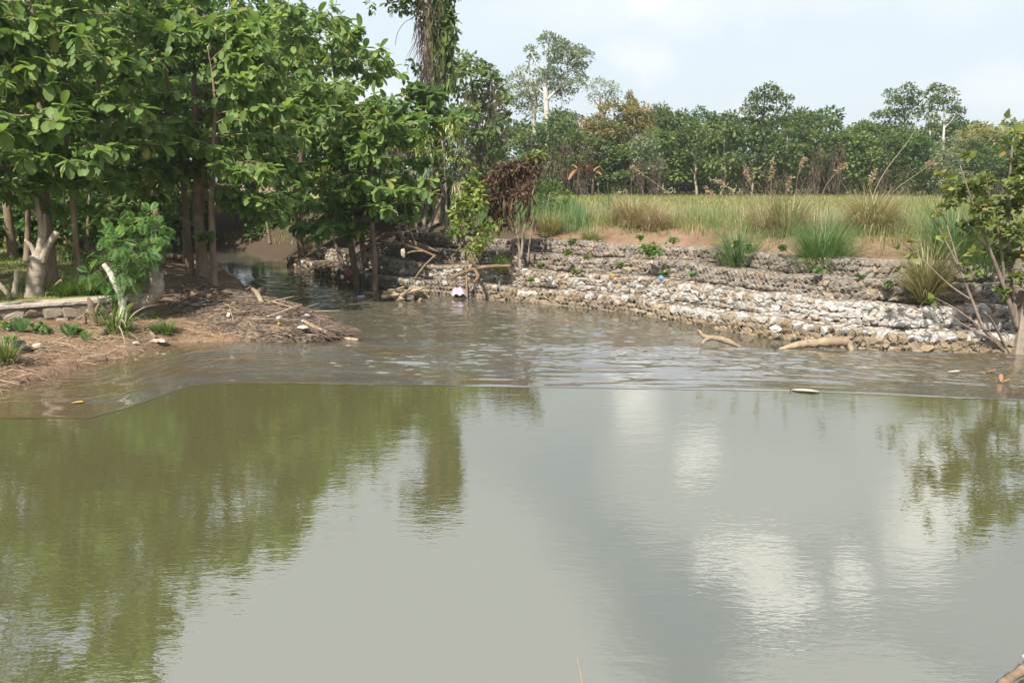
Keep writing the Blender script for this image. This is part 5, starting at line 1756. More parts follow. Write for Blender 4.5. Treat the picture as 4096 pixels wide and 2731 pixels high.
def frond_cloud(root, base, clumps, D, size, seed, thick, nmax=300, dens=1.6):
    rng = np.random.default_rng(seed)
    P, d, s = [], [], []
    for a, b, r in clumps:
        c = at_y(a, b, D)
        c[1] += rng.normal(0, thick)
        R_ = r * D / F
        n = int(12 * dens * (R_ / size) ** 2) + 9
        dd = rand_dirs(rng, n)
        P.append(c + dd * R_ * rng.uniform(.2, .9, (n, 1)))
        d.append(unit(dd + rng.normal(0, .5, (n, 3)) + (0, -.15, -.25)))
        s.append(size * rng.uniform(.6, 1.25, n))
    P, d, s = np.concatenate(P), np.concatenate(d), np.concatenate(s)
    nn = unit(np.array((0, -.35, 1.)) + rng.normal(0, .35, P.shape))
    B = basis(d, nn) * s[:, None, None]
    order = np.argsort(P[:, 1])
    for k in order[:nmax]:
        o = bpy.data.objects.new('frond', FROND_ME)
        COL.objects.link(o)
        o.parent = root
        m4 = Matrix(B[k].tolist()).to_4x4()
        m4.translation = Vector((P[k] - base).tolist())
        o.matrix_local = m4
    r2 = order[nmax:]
    if len(r2):
        mb = MB()
        scatter(mb, FROND[0], FROND[1], P[r2], B[r2], rng.random(len(r2)), FROND[2])
        mb.build('foliage', M['frond'], root, kind='stuff', origin=base)
    # twigs carrying the fronds
    mb = MB()
    hub = at_y(122, 268, D + .1)
    for a, b, r in clumps:
        c = at_y(a, b, D)
        tube(mb, smooth_path([hub, (hub + c) / 2 + (0, 0, .08), c], 8), np.linspace(.018, .006, 8), 4, .4)
    mb.build('twigs', M['bark_brown'], root, origin=base)


frond_cloud(r_, b_, [(108, 232, 9), (120, 222, 9), (132, 225, 9), (145, 220, 9), (155, 213, 7), (160, 228, 8), (115, 245, 10), (128, 240, 10), (142, 238, 10), (155, 240, 9), (165, 237, 6), (102, 252, 9), (118, 258, 10), (132, 255, 10), (146, 250, 9),
                     (98, 264, 7), (95, 272, 6), (110, 268, 9), (124, 270, 9), (136, 268, 8), (104, 280, 7), (112, 288, 6), (130, 280, 6), (128, 284, 5), (100, 240, 7), (148, 262, 6), (156, 252, 5)], SP_D, .28, 91, .2)
limb_thing('bent_trunk', 'thick bent grey trunk curving up from the wall end beside the feathery stump', 'trunk', 18.75,
           [([(133, 306), (140, 304), (148, 301), (155, 294), (157, 285), (154, 274), (151, 262), (149, 250)], [6.5, 6.2, 6.2, 6.6, 7.0, 6.0, 4.6, 3.4], 0), ([(155, 284), (159, 278), (161, 273)], [4.2, 4.0, 3.2], 0), ([(160, 274), (163, 272), (166, 273)], [2.4, 2.0, 1.4], 0)],
           'bark_pale', ends=True, seed=10)
limb_thing('broken_stump', 'small splintered stump against the wall left of the feathery stump', 'stump', 17.7, [([(95, 335), (94, 320), (91, 305), (88, 297)], [4.4, 3.8, 3.2, 1.2], 0), ([(86, 334), (85, 322), (84, 313)], [2.6, 2.2, 1.2], 0), ([(93, 318), (97, 308), (99, 303)], [2.0, 1.8, .9], 0)], 'bark_brown', seed=11)

# low wall
WZ0, WZ1 = .12, .86
wu = unit(WALL_B - WALL_A)
wn = np.array((-wu[1], wu[0]))
WL = np.hypot(*(WALL_B - WALL_A))
worg = np.array((*((WALL_A + WALL_B) / 2), WZ0))
wroot = thing('stone_wall', 'low rubble stone wall with a smooth concrete cap on the left bank', 'wall', worg)


def wall_pt(s, n, z):
    q = WALL_A + wu * s + wn * n
    return np.array((q[0], q[1], z))


def strip(mb, s0, s1, prof, ns, rng, jit, rnd=0.0):
    """extrude a closed profile [(n, z)] along the wall"""
    k = len(prof)
    v = []
    for s in np.linspace(s0, s1, ns):
        j = rng.normal(0, jit, (k, 2))
        v += [wall_pt(s, n + j[i, 0], z + j[i, 1]) for i, (n, z) in enumerate(prof)]
    v = np.array(v)
    i = np.arange(ns - 1)[:, None] * k
    a = np.arange(k)[None]
    b = (a + 1) % k
    q = np.stack((i + a, i + k + a, i + k + b, i + b), -1).reshape(-1, 4)
    mb.add(v, [q, np.array([list(range(k))]), np.array([[(ns - 1) * k + x for x in range(k)][::-1]])], rnd)


rg = np.random.default_rng(92)
mb = MB()
strip(mb, -2.0, WL, [(-.02, WZ0 - .5), (-.02, WZ1 - .075), (.40, WZ1 - .075), (.40, WZ0 - .5)], 40, rg, .012)
mb.build('core', M['mortar'], wroot, origin=worg)
mb = MB()
strip(mb, -2.05, WL + .06, [(-.075, WZ1 - .07), (-.08, WZ1 - .01), (-.06, WZ1 + .01), (.45, WZ1 + .012), (.47, WZ1 - .07)], 60, rg, .006)
mb.build('cap', M['concrete'], wroot, origin=worg)
WS = hull_meshdata('stone', M['wall_stone'])
for row, z in enumerate((WZ0 + .05, WZ0 + .25, WZ0 + .46)):
    s = -1.2 + row * .13
    while s < WL - .1:
        w = rg.uniform(.26, .5)
        o = put('stone', WS[int(rg.integers(len(WS)))], wroot)
        m3 = Matrix(((wu[0], wn[0], 0), (wu[1], wn[1], 0), (0, 0, 1))) @ Matrix.Rotation(rg.normal(0, .12), 3, 'Y') @ Matrix.Diagonal((w * 1.05, .15, rg.uniform(.2, .28)))
        m4 = m3.to_4x4()
        m4.translation = Vector(wall_pt(s + w / 2, -.015 + rg.normal(0, .012), z + .03 + rg.normal(0, .015)) - worg)
        o.matrix_local = m4
        s += w * rg.uniform(.92, 1.08)

# plants at the wall
for k, (px, D, rp, lf, m_, tm, lab) in enumerate([
    (8, 16.6, 9, .09, 'leaf_vine', LEAF_HEART, 'creeper with small leaves on the wall foot at the left picture edge'),
    (33, 16.7, 9, .09, 'leaf_vine', LEAF_HEART, 'leafy creeper on the wall foot right of the fern'),
    (44, 16.6, 6, .09, 'leaf_vine', LEAF_HEART, 'small creeper clump right of the leafy creeper at the wall foot'),
    (5, 15.6, 8, .09, 'leaf_vine', LEAF_HEART, 'low green weed on the earth before the wall at the picture edge'),
    (75, 16.9, 6, .08, 'grass_short', LEAF_HEART, 'small weed at the wall foot near the splintered stump'),
    (30, 19.6, 9, .10, 'leaf_vine', LEAF, 'green weed on the terrace behind the wall near the stump foot'),
    (72, 26.0, 12, .16, 'leaf_vine', LEAF, 'sunlit low bush in the shade between the two tall trunks'),
    (20, 27.0, 12, .18, 'leaf_forest', LEAF, 'green bush in the dim thicket behind the forked stump'),
    (150, 24.5, 9, .16, 'leaf_forest', LEAF, 'low bush behind the bent trunk on the spit'),
    (207, 21.8, 6, .22, 'leaf_vine', LEAF, 'leafy shoot growing on the slender front trunk'),
]):
    g = on_ground(px, D)
    if 'shoot' in lab:
        g = at_y(206, 240, 22.2)
    weed(lab, g, rp * D / F, lf, m_, 500 + k, 2.0, tm)
for k, (px, y, D, hp, n, lab) in enumerate([(18, 330, 16.5, 17, 8, 'upright green fern growing against the wall'), (66, 338, 16.6, 15, 8, 'arching fern at the wall foot left of the splintered stump'), (83, 338, 16.4, 11, 7, 'little fern at the foot of the splintered stump')]):
    g = on_ground(px, D)
    root = thing('fern', lab, 'fern', g)
    rg = np.random.default_rng(520 + k)
    az = rg.uniform(0, 6.28, n)
    d = unit(np.column_stack((np.cos(az) * .6, np.sin(az) * .6, np.full(n, 1.5))))
    B = basis(d, np.tile((0, -.4, .8), (n, 1))) * (hp * D / F)
    for q in range(n):
        o = put('frond', FROND_ME, root)
        o.matrix_local = Matrix(B[q].tolist()).to_4x4()
tussock('strap leaved grass tuft with long pale blades at the feathery stump foot', 113, 17.3, 34, 60, 'grass_short', 30, 93, 'grass_pale', .4, w=.045, bend=2.1)
tussock('low bright green grass tuft right of the feathery stump foot', 163, 17.7, 13, 30, 'grass_short', 120, 94)
tussock('bright low grass tuft left of the low bright tuft by the stump', 152, 17.6, 10, 18, 'grass_short', 70, 95)
tussock('green tuft at the far left water edge', 2, 14.3, 24, 24, 'grass_short', 120, 96, 'grass_dry', .4)
tussock('sunlit grass tuft on the terrace between the forked stump and the thin tree', 64, 18.9, 16, 44, 'grass_short', 260, 97, w=.014)
tussock('sunlit grass tuft on the terrace at the foot of the thin straight tree', 85, 19.0, 19, 40, 'grass_short', 260, 98, w=.014)
tussock('sunlit grass tuft on the terrace right of the thin straight tree', 103, 19.3, 14, 34, 'grass_short', 200, 99, w=.014)
tussock('grass tuft in the shade of the earth spit slope', 152, 18.8, 9, 20, 'grass_short', 70, 199, w=.014)

rng = np.random.default_rng(210)
P = region(rng, 42000, -24, -8.5, 17, 32, lambda x, y, dr, dl: np.clip((dl - 3.2) / 1.5, 0, 1) * np.clip(patch(x, y, .9) * 1.6 - .1, .15, 1) * ((y - 15.3) * .85 - (x + 14.5) * .53 > .5))
n = len(P)
stuff_blades('shade_grass', 'short green grass on the terrace under the riverside trees', rng, P, rng.uniform(.08, .24, n), rng.uniform(0, .6, n), rng.uniform(.1, 1.1, n), rng.uniform(.012, .02, n), 'grass_short', seg=3)
P = region(rng, 9000, -30, -9, 34, 48, lambda x, y, dr, dl: (dr > 1.5) & (dr < 9))
n = len(P)
stuff_blades('far_bank_grass', 'green grass on the brown earth bank at the river bend', rng, P, rng.uniform(.15, .45, n), rng.uniform(0, .6, n), rng.uniform(.1, 1.1, n), rng.uniform(.02, .035, n), 'grass', seg=3)


# ------------------------------------------------------------------ sticks and straw
def sticks(mb, P, az, pitch, L, r, rnd, rng, bow=.08):
    n = len(P)
    d = np.column_stack((np.cos(az) * np.cos(pitch), np.sin(az) * np.cos(pitch), np.sin(pitch)))
    s = unit(np.cross(d, np.array((0, 0, 1.)) + .001))
    u = np.cross(s, d)
    K = 4
    t = np.linspace(-.5, .5, K)
    bw = rng.normal(0, bow, (n, 2))
    c = P[:, None] + d[:, None] * (L[:, None] * t[None])[..., None] + ((.25 - t ** 2)[None, :, None] * L[:, None, None]) * (bw[:, 0, None, None] * s[:, None] + np.abs(bw[:, 1, None, None]) * u[:, None])
    rr = (r[:, None] * np.array((1, .95, .85, .5))[None])[..., None]
    ring = np.stack([c + rr * u[:, None], c + rr * (-.5 * u + .87 * s)[:, None], c + rr * (-.5 * u - .87 * s)[:, None]], 2)
    v = ring.reshape(n, K * 3, 3)
    q = []
    for k in range(K - 1):
        for j in range(3):
            q.append((3 * k + j, 3 * k + (j + 1) % 3, 3 * k + 3 + (j + 1) % 3, 3 * k + 3 + j))
    off = (np.arange(n) * K * 3)[:, None, None]
    fq = (np.array(q)[None] + off).reshape(-1, 4)
    caps = (np.array([(2, 1, 0), (K * 3 - 3, K * 3 - 2, K * 3 - 1)])[None] + off).reshape(-1, 3)
    mb.add(v.reshape(-1, 3), [fq, caps], np.repeat(rnd, K * 3))


rng = np.random.default_rng(220)
P = region(rng, 6500, -14, -5.5, 10.5, 18.4, lambda x, y, dr, dl: np.clip(1.25 - np.abs(dl - .7) / 2.2, 0, 1) * (dl > .05) * ((y - 15.3) * .85 - (x + 14.5) * .53 < -.1))
n = len(P)
mb = MB()
sticks(mb, P + np.column_stack((np.zeros((n, 2)), rng.uniform(.0, .07, n))), rng.normal(-.55, .8, n), rng.normal(0, .22, n), rng.uniform(.12, .6, n), rng.uniform(.003, .008, n), rng.random(n), rng, .14)
tag(mb.build('dry_straw', M['straw'], kind='stuff'), 'matted dry straw and stalks on the brown earth of the left bank', 'straw')
P = region(rng, 5000, -30, -8, 20, 34, lambda x, y, dr, dl: (dl > .6) & (patch(x, y, .7) > .3))
n = len(P)
mb = MB()
sticks(mb, P + (0, 0, .02), rng.uniform(0, 6.28, n), rng.normal(0, .12, n), rng.uniform(.1, .5, n), rng.uniform(.004, .012, n), rng.random(n), rng, .1)
tag(mb.build('leaf_litter', M['twigs'], kind='stuff'), 'fallen twigs and leaf litter on the ground under the trees', 'litter')

# debris pile
PC = np.array((-7.05, 20.1))
PA, PB = 3.6, 1.45
AX, AY = .73, -.68                 # the heap lies along the spit
pz = lambda x, y: .34 * np.maximum(0, 1 - ((x - PC[0]) * AX + (y - PC[1]) * AY) ** 2 / PA ** 2 - (-(x - PC[0]) * AY + (y - PC[1]) * AX) ** 2 / PB ** 2) ** .75
dorg = np.array((PC[0], PC[1], 0.0))
droot = thing('debris_pile', 'heap of washed up twigs, reeds and rubbish on the tip of the earth spit', 'debris', dorg)
a = np.linspace(0, 2 * np.pi, 64, endpoint=False)
rows = []
for t in np.linspace(1.0, .02, 18):
    e1, e2 = PA * t * np.cos(a), PB * t * np.sin(a)
    x, y = PC[0] + AX * e1 - AY * e2, PC[1] + AY * e1 + AX * e2
    z = np.maximum(pz(x, y), -.05) + .05 * bumps(x * 2.2, y * 2.2) * (t < .97) - .3 * (t > .99)
    rows.append(np.column_stack((x, y, z + .06 + np.maximum(ground_z(np.column_stack((x, y))), -.2) * .55)))
k = 64
v = np.concatenate(rows)
i = np.arange(len(rows) - 1)[:, None] * k
b = np.arange(k)[None]
mb = MB()
mb.add(v, [np.stack((i + b, i + (b + 1) % k, i + k + (b + 1) % k, i + k + b), -1).reshape(-1, 4), np.array([[(len(rows) - 1) * k + x for x in range(k)]])])
mb.build('heap', M['fill'], droot, smooth=True, origin=dorg)


def pile_z(x, y):
    return pz(x, y) + .06 + np.maximum(ground_z(np.column_stack((np.atleast_1d(x), np.atleast_1d(y)))), -.2) * .55


def pile_pt(px, py):
    z = .4
    for _ in range(12):
        p = at_z(px, py, z)
        z = .5 * z + .5 * float(pile_z(p[0], p[1])[0])
    return at_z(px, py, z)


rng = np.random.default_rng(230)
n = 5600
q = np.sqrt(rng.random(n)) * 1.02
th = rng.uniform(0, 6.28, n)
e1, e2 = PA * q * np.cos(th), PB * q * np.sin(th)
P = np.column_stack((PC[0] + AX * e1 - AY * e2, PC[1] + AY * e1 + AX * e2))
P = np.column_stack((P, pile_z(*P.T) + rng.uniform(-.01, .10, n)))
mb = MB()
big = rng.random(n) < .018
sticks(mb, P, rng.uniform(0, 6.28, n), rng.normal(0, .25, n), np.where(big, rng.uniform(.3, .8, n), rng.uniform(.05, .3, n)), np.where(big, rng.uniform(.010, .02, n), rng.uniform(.003, .008, n)), rng.random(n) ** 1.6, rng, .09)
# front edge: bundles of reed stalks combed to the right
m_ = 900
t = rng.random(m_)
E = np.array([pile_pt(px, 336) for px in np.linspace(262, 352, 12)])
Pe = np.column_stack([np.interp(t, np.linspace(0, 1, 12), E[:, j]) for j in range(3)]) + np.column_stack((rng.normal(0, .1, m_), rng.normal(.1, .18, m_), rng.uniform(-.05, .16, m_)))
sticks(mb, Pe, rng.normal(-.75, .5, m_), rng.normal(-.12, .25, m_), rng.uniform(.12, .5, m_), rng.uniform(.004, .010, m_), rng.uniform(.1, .95, m_), rng, .08)
mb.build('twigs', M['twigs'], droot, kind='stuff', origin=dorg)
for k in range(85):                # the larger sticks, one by one
    q, th = math.sqrt(rng.random()) * .97, rng.uniform(0, 6.28)
    x, y = PC[0] + AX * PA * q * math.cos(th) - AY * PB * q * math.sin(th), PC[1] + AY * PA * q * math.cos(th) + AX * PB * q * math.sin(th)
    az, L, r0 = rng.normal(-.35, .7), rng.uniform(.3, 1.25), rng.uniform(.010, .03)
    d = np.array((math.cos(az), math.sin(az), rng.normal(.02, .13)))
    c = np.array((x, y, float(pile_z(x, y)[0]) + rng.uniform(.03, .12)))
    mb = MB()
    tube(mb, smooth_path([c - d * L / 2, c + np.array((rng.normal(0, .04), rng.normal(0, .04), rng.uniform(0, .05))), c + d * L / 2], 6), np.linspace(r0, r0 * .7, 6), 5, rng.random(), rng, .12)
    mb.build('stick', M[('driftwood_dark', 'bark_dark', 'driftwood', 'bark_grey')[k % 4]], droot, smooth=True, origin=dorg)


def log_thing(name, label, cat, pts, radii, mat='driftwood', seed=1, sides=8, forks=()):
    rng = np.random.default_rng(seed)
    base = np.asarray(pts[0], float)
    root = thing(name, label, cat, base)
    n = 6 * len(pts)
    mb = MB()
    r_ = np.interp(np.linspace(0, 1, n), np.linspace(0, 1, len(radii)), radii) * (1 + rng.uniform(-.06, .06, n))
    tube(mb, smooth_path(pts, n), r_, sides, rng.random(), rng, .16)
    mb.build('stem', M[mat], root, smooth=True, origin=base)
    for fp, fr in forks:
        mb = MB()
        k = 5 * len(fp)
        tube(mb, smooth_path(fp, k), np.interp(np.linspace(0, 1, k), np.linspace(0, 1, len(fr)), fr), sides - 1, rng.random(), rng, .08)
        mb.build('fork', M[mat], root, smooth=True, origin=base)
    return root


up = lambda p, z: np.asarray(p) + (0, 0, z)
log_thing('driftwood_pole', 'long pale pole lying at the water tip of the debris pile', 'driftwood', [up(pile_pt(303, 323), .06), up(pile_pt(316, 331), .09), up(pile_pt(325, 336), .1), at_y(342, 337.6, 17.9), at_y(358, 339.6, 17.7)], [.035, .05, .055, .05, .035], 'driftwood', 1)
log_thing('driftwood_log', 'dark log half buried across the back of the debris pile', 'driftwood', [up(pile_pt(190, 296), .05), up(pile_pt(212, 300), .08), up(pile_pt(236, 305), .04)], [.09, .11, .07], 'driftwood_dark', 2)
log_thing('driftwood_log', 'grey brown log sticking up at the far edge of the debris pile', 'driftwood', [up(pile_pt(246, 304), .02), up(pile_pt(256, 299), .1), up(pile_pt(264, 297), .3)], [.09, .09, .07], 'driftwood_dark', 3)
log_thing('driftwood_log', 'short log resting on the pile beside the grey brown one', 'driftwood', [up(pile_pt(262, 305), .05), up(pile_pt(258, 300), .16), up(pile_pt(252, 296), .24)], [.06, .065, .05], 'driftwood', 4)
log_thing('fallen_log', 'dark fallen log at the river edge left of the trunk group', 'log', [up(at_ground(160, 256), .1), up(at_ground(178, 260), .12), up(at_ground(199, 266), .1)], [.13, .12, .09], 'driftwood_dark', 5)
log_thing('driftwood_stick', 'thin pale stick along the left foot of the debris pile', 'driftwood', [up(at_ground(166, 327), .04), up(at_ground(176, 330), .05), up(at_ground(186, 330), .04)], [.03, .03, .02], 'driftwood_dark', 6)
log_thing('driftwood_stick', 'pale stick standing out of the debris pile top', 'driftwood', [up(pile_pt(234, 322), .0), up(pile_pt(232, 318), .1), up(pile_pt(229, 314), .25)], [.015, .012, .008], 'driftwood', 7)
log_thing('driftwood_stick', 'brown stick lying across the middle of the debris pile', 'driftwood', [up(pile_pt(222, 316), .08), up(pile_pt(242, 316), .1), up(pile_pt(262, 313), .08)], [.02, .025, .02], 'driftwood_dark', 8)
log_thing('wooden_stump_piece', 'brown cut wood block lying at the feathery stump foot', 'wood', [up(at_ground(101, 335), .07), up(at_ground(109, 331), .08)], [.085, .08], 'bark_brown', 9)
p1, p2 = at_ground(149, 331), at_ground(155, 339)
log_thing('plank', 'pale plank lying on the earth near the water by the stump', 'plank', [up(p1, .04), up((p1 + p2) / 2, .05), up(p2, .04)], [.04, .045, .045], 'driftwood', 10, 4)

# charred block
p = at_ground(20, 352)
root = thing('charred_block', 'charred black block of wood on the left bank straw', 'wood', p)
v, f = HULLS[3]
mb = MB()
mb.add(v * (.24, .2, .3) + p + (0, 0, .1), f)
mb.build('block', M['charcoal'], root, origin=p)
mb = MB()
mb.add(HULLS[6][0] * (.2, .2, .14) + p + (.14, .02, .05), HULLS[6][1])
mb.build('splinter', M['charcoal'], root, origin=p)


# ------------------------------------------------------------------ litter
def crumple(name, label, cat, pos, size, mat, seed, sq=(1, 1, .6)):
    rng = np.random.default_rng(seed)
    bm = bmesh.new()
    bmesh.ops.create_icosphere(bm, subdivisions=2, radius=.5)
    v = np.array([x.co[:] for x in bm.verts])
    f = np.array([[x.index for x in fc.verts] for fc in bm.faces])
    bm.free()
    v = v * (1 + rng.uniform(-.28, .28, (len(v), 1))) * sq * size
    mb = MB()
    mb.add(v + pos + (0, 0, size * sq[2] * .35), f)
    return tag(mb.build(name, M[mat], origin=pos), label, cat)


def cup(label, pos, r, h, mat, tilt):
    mb = MB()
    d = unit(np.array(tilt, float))
    tube(mb, np.array((pos + d * 0, pos + d * h * .05, pos + d * h * .95, pos + d * h)), (r * .7, r * .74, r * .97, r * 1.05), 12, 0)
    return tag(mb.build('cup', M[mat], smooth=False, origin=pos), label, 'cup')


cup('white plastic cup lying on the debris pile', up(pile_pt(277, 320), .05), .045, .12, 'plastic_white', (.8, -.35, .25))
crumple('foam_scrap', 'white foam scrap on the debris pile right of the white cup', 'litter', up(pile_pt(303, 323), .03), .11, 'plastic_white', 1)
crumple('foam_scrap', 'white foam scrap at the water edge of the debris pile', 'litter', up(pile_pt(270, 334), .03), .13, 'plastic_white', 2, (1.1, .8, .5))
crumple('plastic_bag', 'crumpled whitish bag on the left part of the debris pile', 'bag', up(pile_pt(229, 318), .03), .14, 'plastic_white', 3, (.8, .8, .9))
crumple('plastic_scrap', 'yellow plastic scrap below the white cup on the debris pile', 'litter', up(pile_pt(279, 325), .03), .08, 'plastic_yellow', 4)
crumple('cloth_scrap', 'beige rag lying on the front of the debris pile', 'litter', up(pile_pt(302, 330), .04), .22, 'cloth_dirty', 5, (1.2, .7, .4))
crumple('plastic_bottle', 'pale blue crushed bottle near the top of the debris pile', 'bottle', up(pile_pt(306, 318), .04), .14, 'plastic_white', 6, (1.4, .6, .5))
crumple('plastic_scrap', 'purple scrap at the left water edge of the debris pile', 'litter', up(pile_pt(266, 337), .03), .12, 'plastic_purple', 7)
crumple('foam_scrap', 'pale flat scrap on the wet earth by the plank', 'litter', up(at_ground(158, 342), .02), .3, 'cloth_dirty', 8, (1.3, .7, .2))
crumple('plastic_scrap', 'pale blue scrap on the wet earth left of the plank', 'litter', up(at_ground(135, 344), .02), .13, 'plastic_white', 9, (1, .8, .4))
crumple('plastic_bag', 'dirty white bag beside the charred block', 'bag', up(at_ground(38, 348), .02), .2, 'cloth_dirty', 10, (1, .8, .5))
crumple('plastic_bag', 'whitish bag on the wall foot straw under the strap leaved tuft', 'bag', up(at_ground(116, 329), .02), .18, 'plastic_white', 11, (1, .7, .7))
crumple('plastic_bag', 'dark red plastic bag caught on the shaded river edge stones', 'bag', at_y(348, 276, 28.6), .3, 'plastic_red', 12, (1, .6, 1.1))
crumple('plastic_bag', 'small white bag beside the dark red bag', 'bag', at_y(342, 278, 28.4), .16, 'plastic_white', 13, (.9, .6, 1))
crumple('paper_scrap', 'white paper scrap on the second step below the dead shrub', 'litter', at_y(525, 270.5, 25.9), .17, 'plastic_white', 14, (1.3, .7, .5))
crumple('wrapper', 'red snack wrapper on the back of the second step', 'litter', at_y(617, 276.5, 23.4), .17, 'plastic_red', 15, (1.3, .6, .4))
crumple('wrapper', 'yellow snack wrapper left of the red one', 'litter', at_y(612, 275.5, 23.5), .15, 'plastic_yellow', 16, (1.3, .6, .4))
crumple('plastic_scrap', 'blue plastic strip caught on the third step', 'litter', at_y(661, 279.5, 22.1), .18, 'plastic_blue', 17, (.8, .5, .8))
crumple('plastic_bag', 'white bag with grey print on the lowest step edge', 'bag', at_y(775, 330.5, 18.9), .24, 'plastic_white', 18, (1.2, .7, .7))
crumple('plastic_bag', 'grey white sack hanging on the shaded bank by the fallen poles', 'bag', at_y(399, 232, 29.5), .2, 'plastic_white', 19, (.5, .5, 1))
crumple('cloth_scrap', 'pale rag hanging from the shaded bank end of the fallen poles', 'litter', at_y(403, 256, 27.6), .3, 'cloth_dirty', 20, (.5, .3, 1.1))
crumple('plastic_scrap', 'pink scrap drifting on the river left of the brown drift bit', 'litter', at_z(362, 296.5, -.24), .2, 'plastic_purple', 21, (1.3, .6, .3))
crumple('drift_bit', 'small brown bit of drift on the river before the shaded bank', 'driftwood', at_z(369, 295.5, -.24), .32, 'driftwood_dark', 22, (1.2, .6, .6))

# floating raft of driftwood
c = at_z(405, 299.5, -.25)
root = thing('driftwood_raft', 'floating clump of driftwood and rubbish in mid river', 'driftwood', c)
rg = np.random.default_rng(240)
for k in range(34):
    mb = MB()
    th = rg.normal(.15, .7)
    L = rg.uniform(.25, .8)
    p = c + np.array((rg.uniform(-.55, .55), rg.uniform(-.35, .35), 0))
    p[2] += rg.uniform(.04, .42) * (1 - .6 * abs(p[0] - c[0]))
    d = np.array((math.cos(th), math.sin(th) * .6, rg.normal(.05, .25)))
    tube(mb, np.array((p - d * L / 2, p + (0, 0, .03), p + d * L / 2)), np.array((1, .95, .7)) * rg.uniform(.025, .07), 6, rg.random(), rg, .1)
    mb.build('stick', M['driftwood' if rg.random() < .85 else 'driftwood_dark'], root, origin=c)
for k, (dx, dy, s_, m_) in enumerate(((-.1, -.28, .14, 'cloth_dirty'), (.2, -.2, .2, 'cloth_dirty'), (.4, -.1, .16, 'charcoal'))):
    mb = MB()
    mb.add(HULLS[k + 2][0] * (s_ * 1.3, s_, s_ * .8) + c + (dx, dy, .12), HULLS[k + 2][1])
    mb.build('rubbish', M[m_], root, origin=c)

# purple cloth on a rock
c = at_z(462, 297, -.25)
root = thing('river_rock', 'rock in the river with green stains below the purple cloth', 'rock', c)
mb = MB()
mb.add(HULLS[5][0] * (.42, .4, .4) + c + (.02, 0, .06), HULLS[5][1])
mb.build('rock', M['stone_silt'], root, origin=c)
mb = MB()
nn = 11
g = np.linspace(-.5, .5, nn)
X, Y = np.meshgrid(g, g)
Z = .30 - .55 * np.maximum(np.abs(X + .1), np.abs(Y)) ** 1.5 + .035 * np.sin(X * 14 + 4 * Y) + .03 * np.sin(Y * 17)
i = np.arange(nn - 1)[:, None] * nn + np.arange(nn - 1)[None]
mb.add(np.column_stack((c[0] - .08 + X.ravel() * .5, c[1] - .02 + Y.ravel() * .45, c[2] + .04 + Z.ravel())), np.stack((i, i + 1, i + nn + 1, i + nn), -1).reshape(-1, 4))
tag(mb.build('purple_cloth', M['plastic_purple'], smooth=True, origin=c), 'pale purple cloth draped over a rock in the river', 'cloth')

# driftwood at the sill
YD = 17.35
log_thing('driftwood_branch', 'forked pale branch sticking out of the water before the white stones', 'driftwood', [at_y(699.5, 331.5, YD), at_y(705, 336.5, YD), at_y(718, 338, YD), at_y(730, 342, YD), at_y(741, 347, YD)], [.025, .055, .065, .06, .03], 'driftwood', 11, 8,
          [([at_y(710, 338, YD), at_y(705, 340, YD - .1), at_y(702, 343.5, YD - .2)], [.05, .045, .03]), ([at_y(702, 334, YD), at_y(700, 331, YD + .1), at_y(697, 329.5, YD + .15)], [.035, .025, .012])])
YD = 17.0
log_thing('driftwood_log', 'thick smooth driftwood log with a hooked end lying on the sill', 'driftwood', [at_y(779, 349, YD), at_y(790, 346.2, YD), at_y(802, 343.8, YD), at_y(822, 342, YD), at_y(840, 341.2, YD), at_y(848, 343, YD), at_y(852, 351, YD - .1)], [.03, .065, .085, .095, .10, .09, .055], 'driftwood', 12, 10,
          [([at_y(838, 341, YD), at_y(847, 338, YD + .15), at_y(853, 337, YD + .3)], [.075, .05, .02])])
log_thing('driftwood_branch', 'long weathered branch lying along the second step left of the dead shrub', 'driftwood', [at_y(450, 279, 25.2), at_y(462, 273, 25.7), at_y(475, 268.5, 26.1), at_y(492, 266, 26.0), at_y(511, 265.5, 25.8)], [.035, .06, .07, .06, .04], 'driftwood_dark', 13, 8,
          [([at_y(478, 268, 26.1), at_y(473, 262, 26.0), at_y(472, 254, 26.0)], [.05, .04, .02]), ([at_y(474, 268, 26.1), at_y(478, 276, 25.5), at_y(474, 282, 25.2)], [.06, .06, .04])])
for k, (a, b, D, r_, m_, lab) in enumerate([
    ((393, 241), (436, 256), 28.4, .042, 'driftwood_dark', 'long fallen pole on the shaded bank, lowest of the fallen poles'),
    ((405, 240), (437, 251), 28.8, .04, 'driftwood_dark', 'fallen pole lying just above the lowest fallen pole'),
    ((434, 256), (414, 279), 27.0, .035, 'driftwood_dark', 'dark stick leaning from the fallen poles down to the river step'),
    ((404, 254), (424, 251), 28.0, .035, 'driftwood_dark', 'short pole holding the hanging pale rag'),
    ((320, 236), (345, 233), 31, .05, 'driftwood_dark', 'dark fallen stick in the shade right of the earth bank'),
    ((372, 242), (350, 262), 29, .03, 'driftwood_dark', 'thin stick leaning in the shade between the forked and the thin tree'),
    ((365, 241), (390, 243), 30, .04, 'driftwood_dark', 'stick lying behind the thin tree on the shaded bank'),
    ((470, 240), (452, 256), 27.2, .03, 'driftwood_dark', 'stick leaning under the glossy leaved bush'),
]):
    pa, pb = at_y(*a, D), at_y(*b, D - .4)
    log_thing('fallen_pole', lab, 'pole', [pa, (pa + pb) / 2 + (0, 0, .05), pb], [r_, r_ * 1.05, r_ * .8], m_, 40 + k, 7)
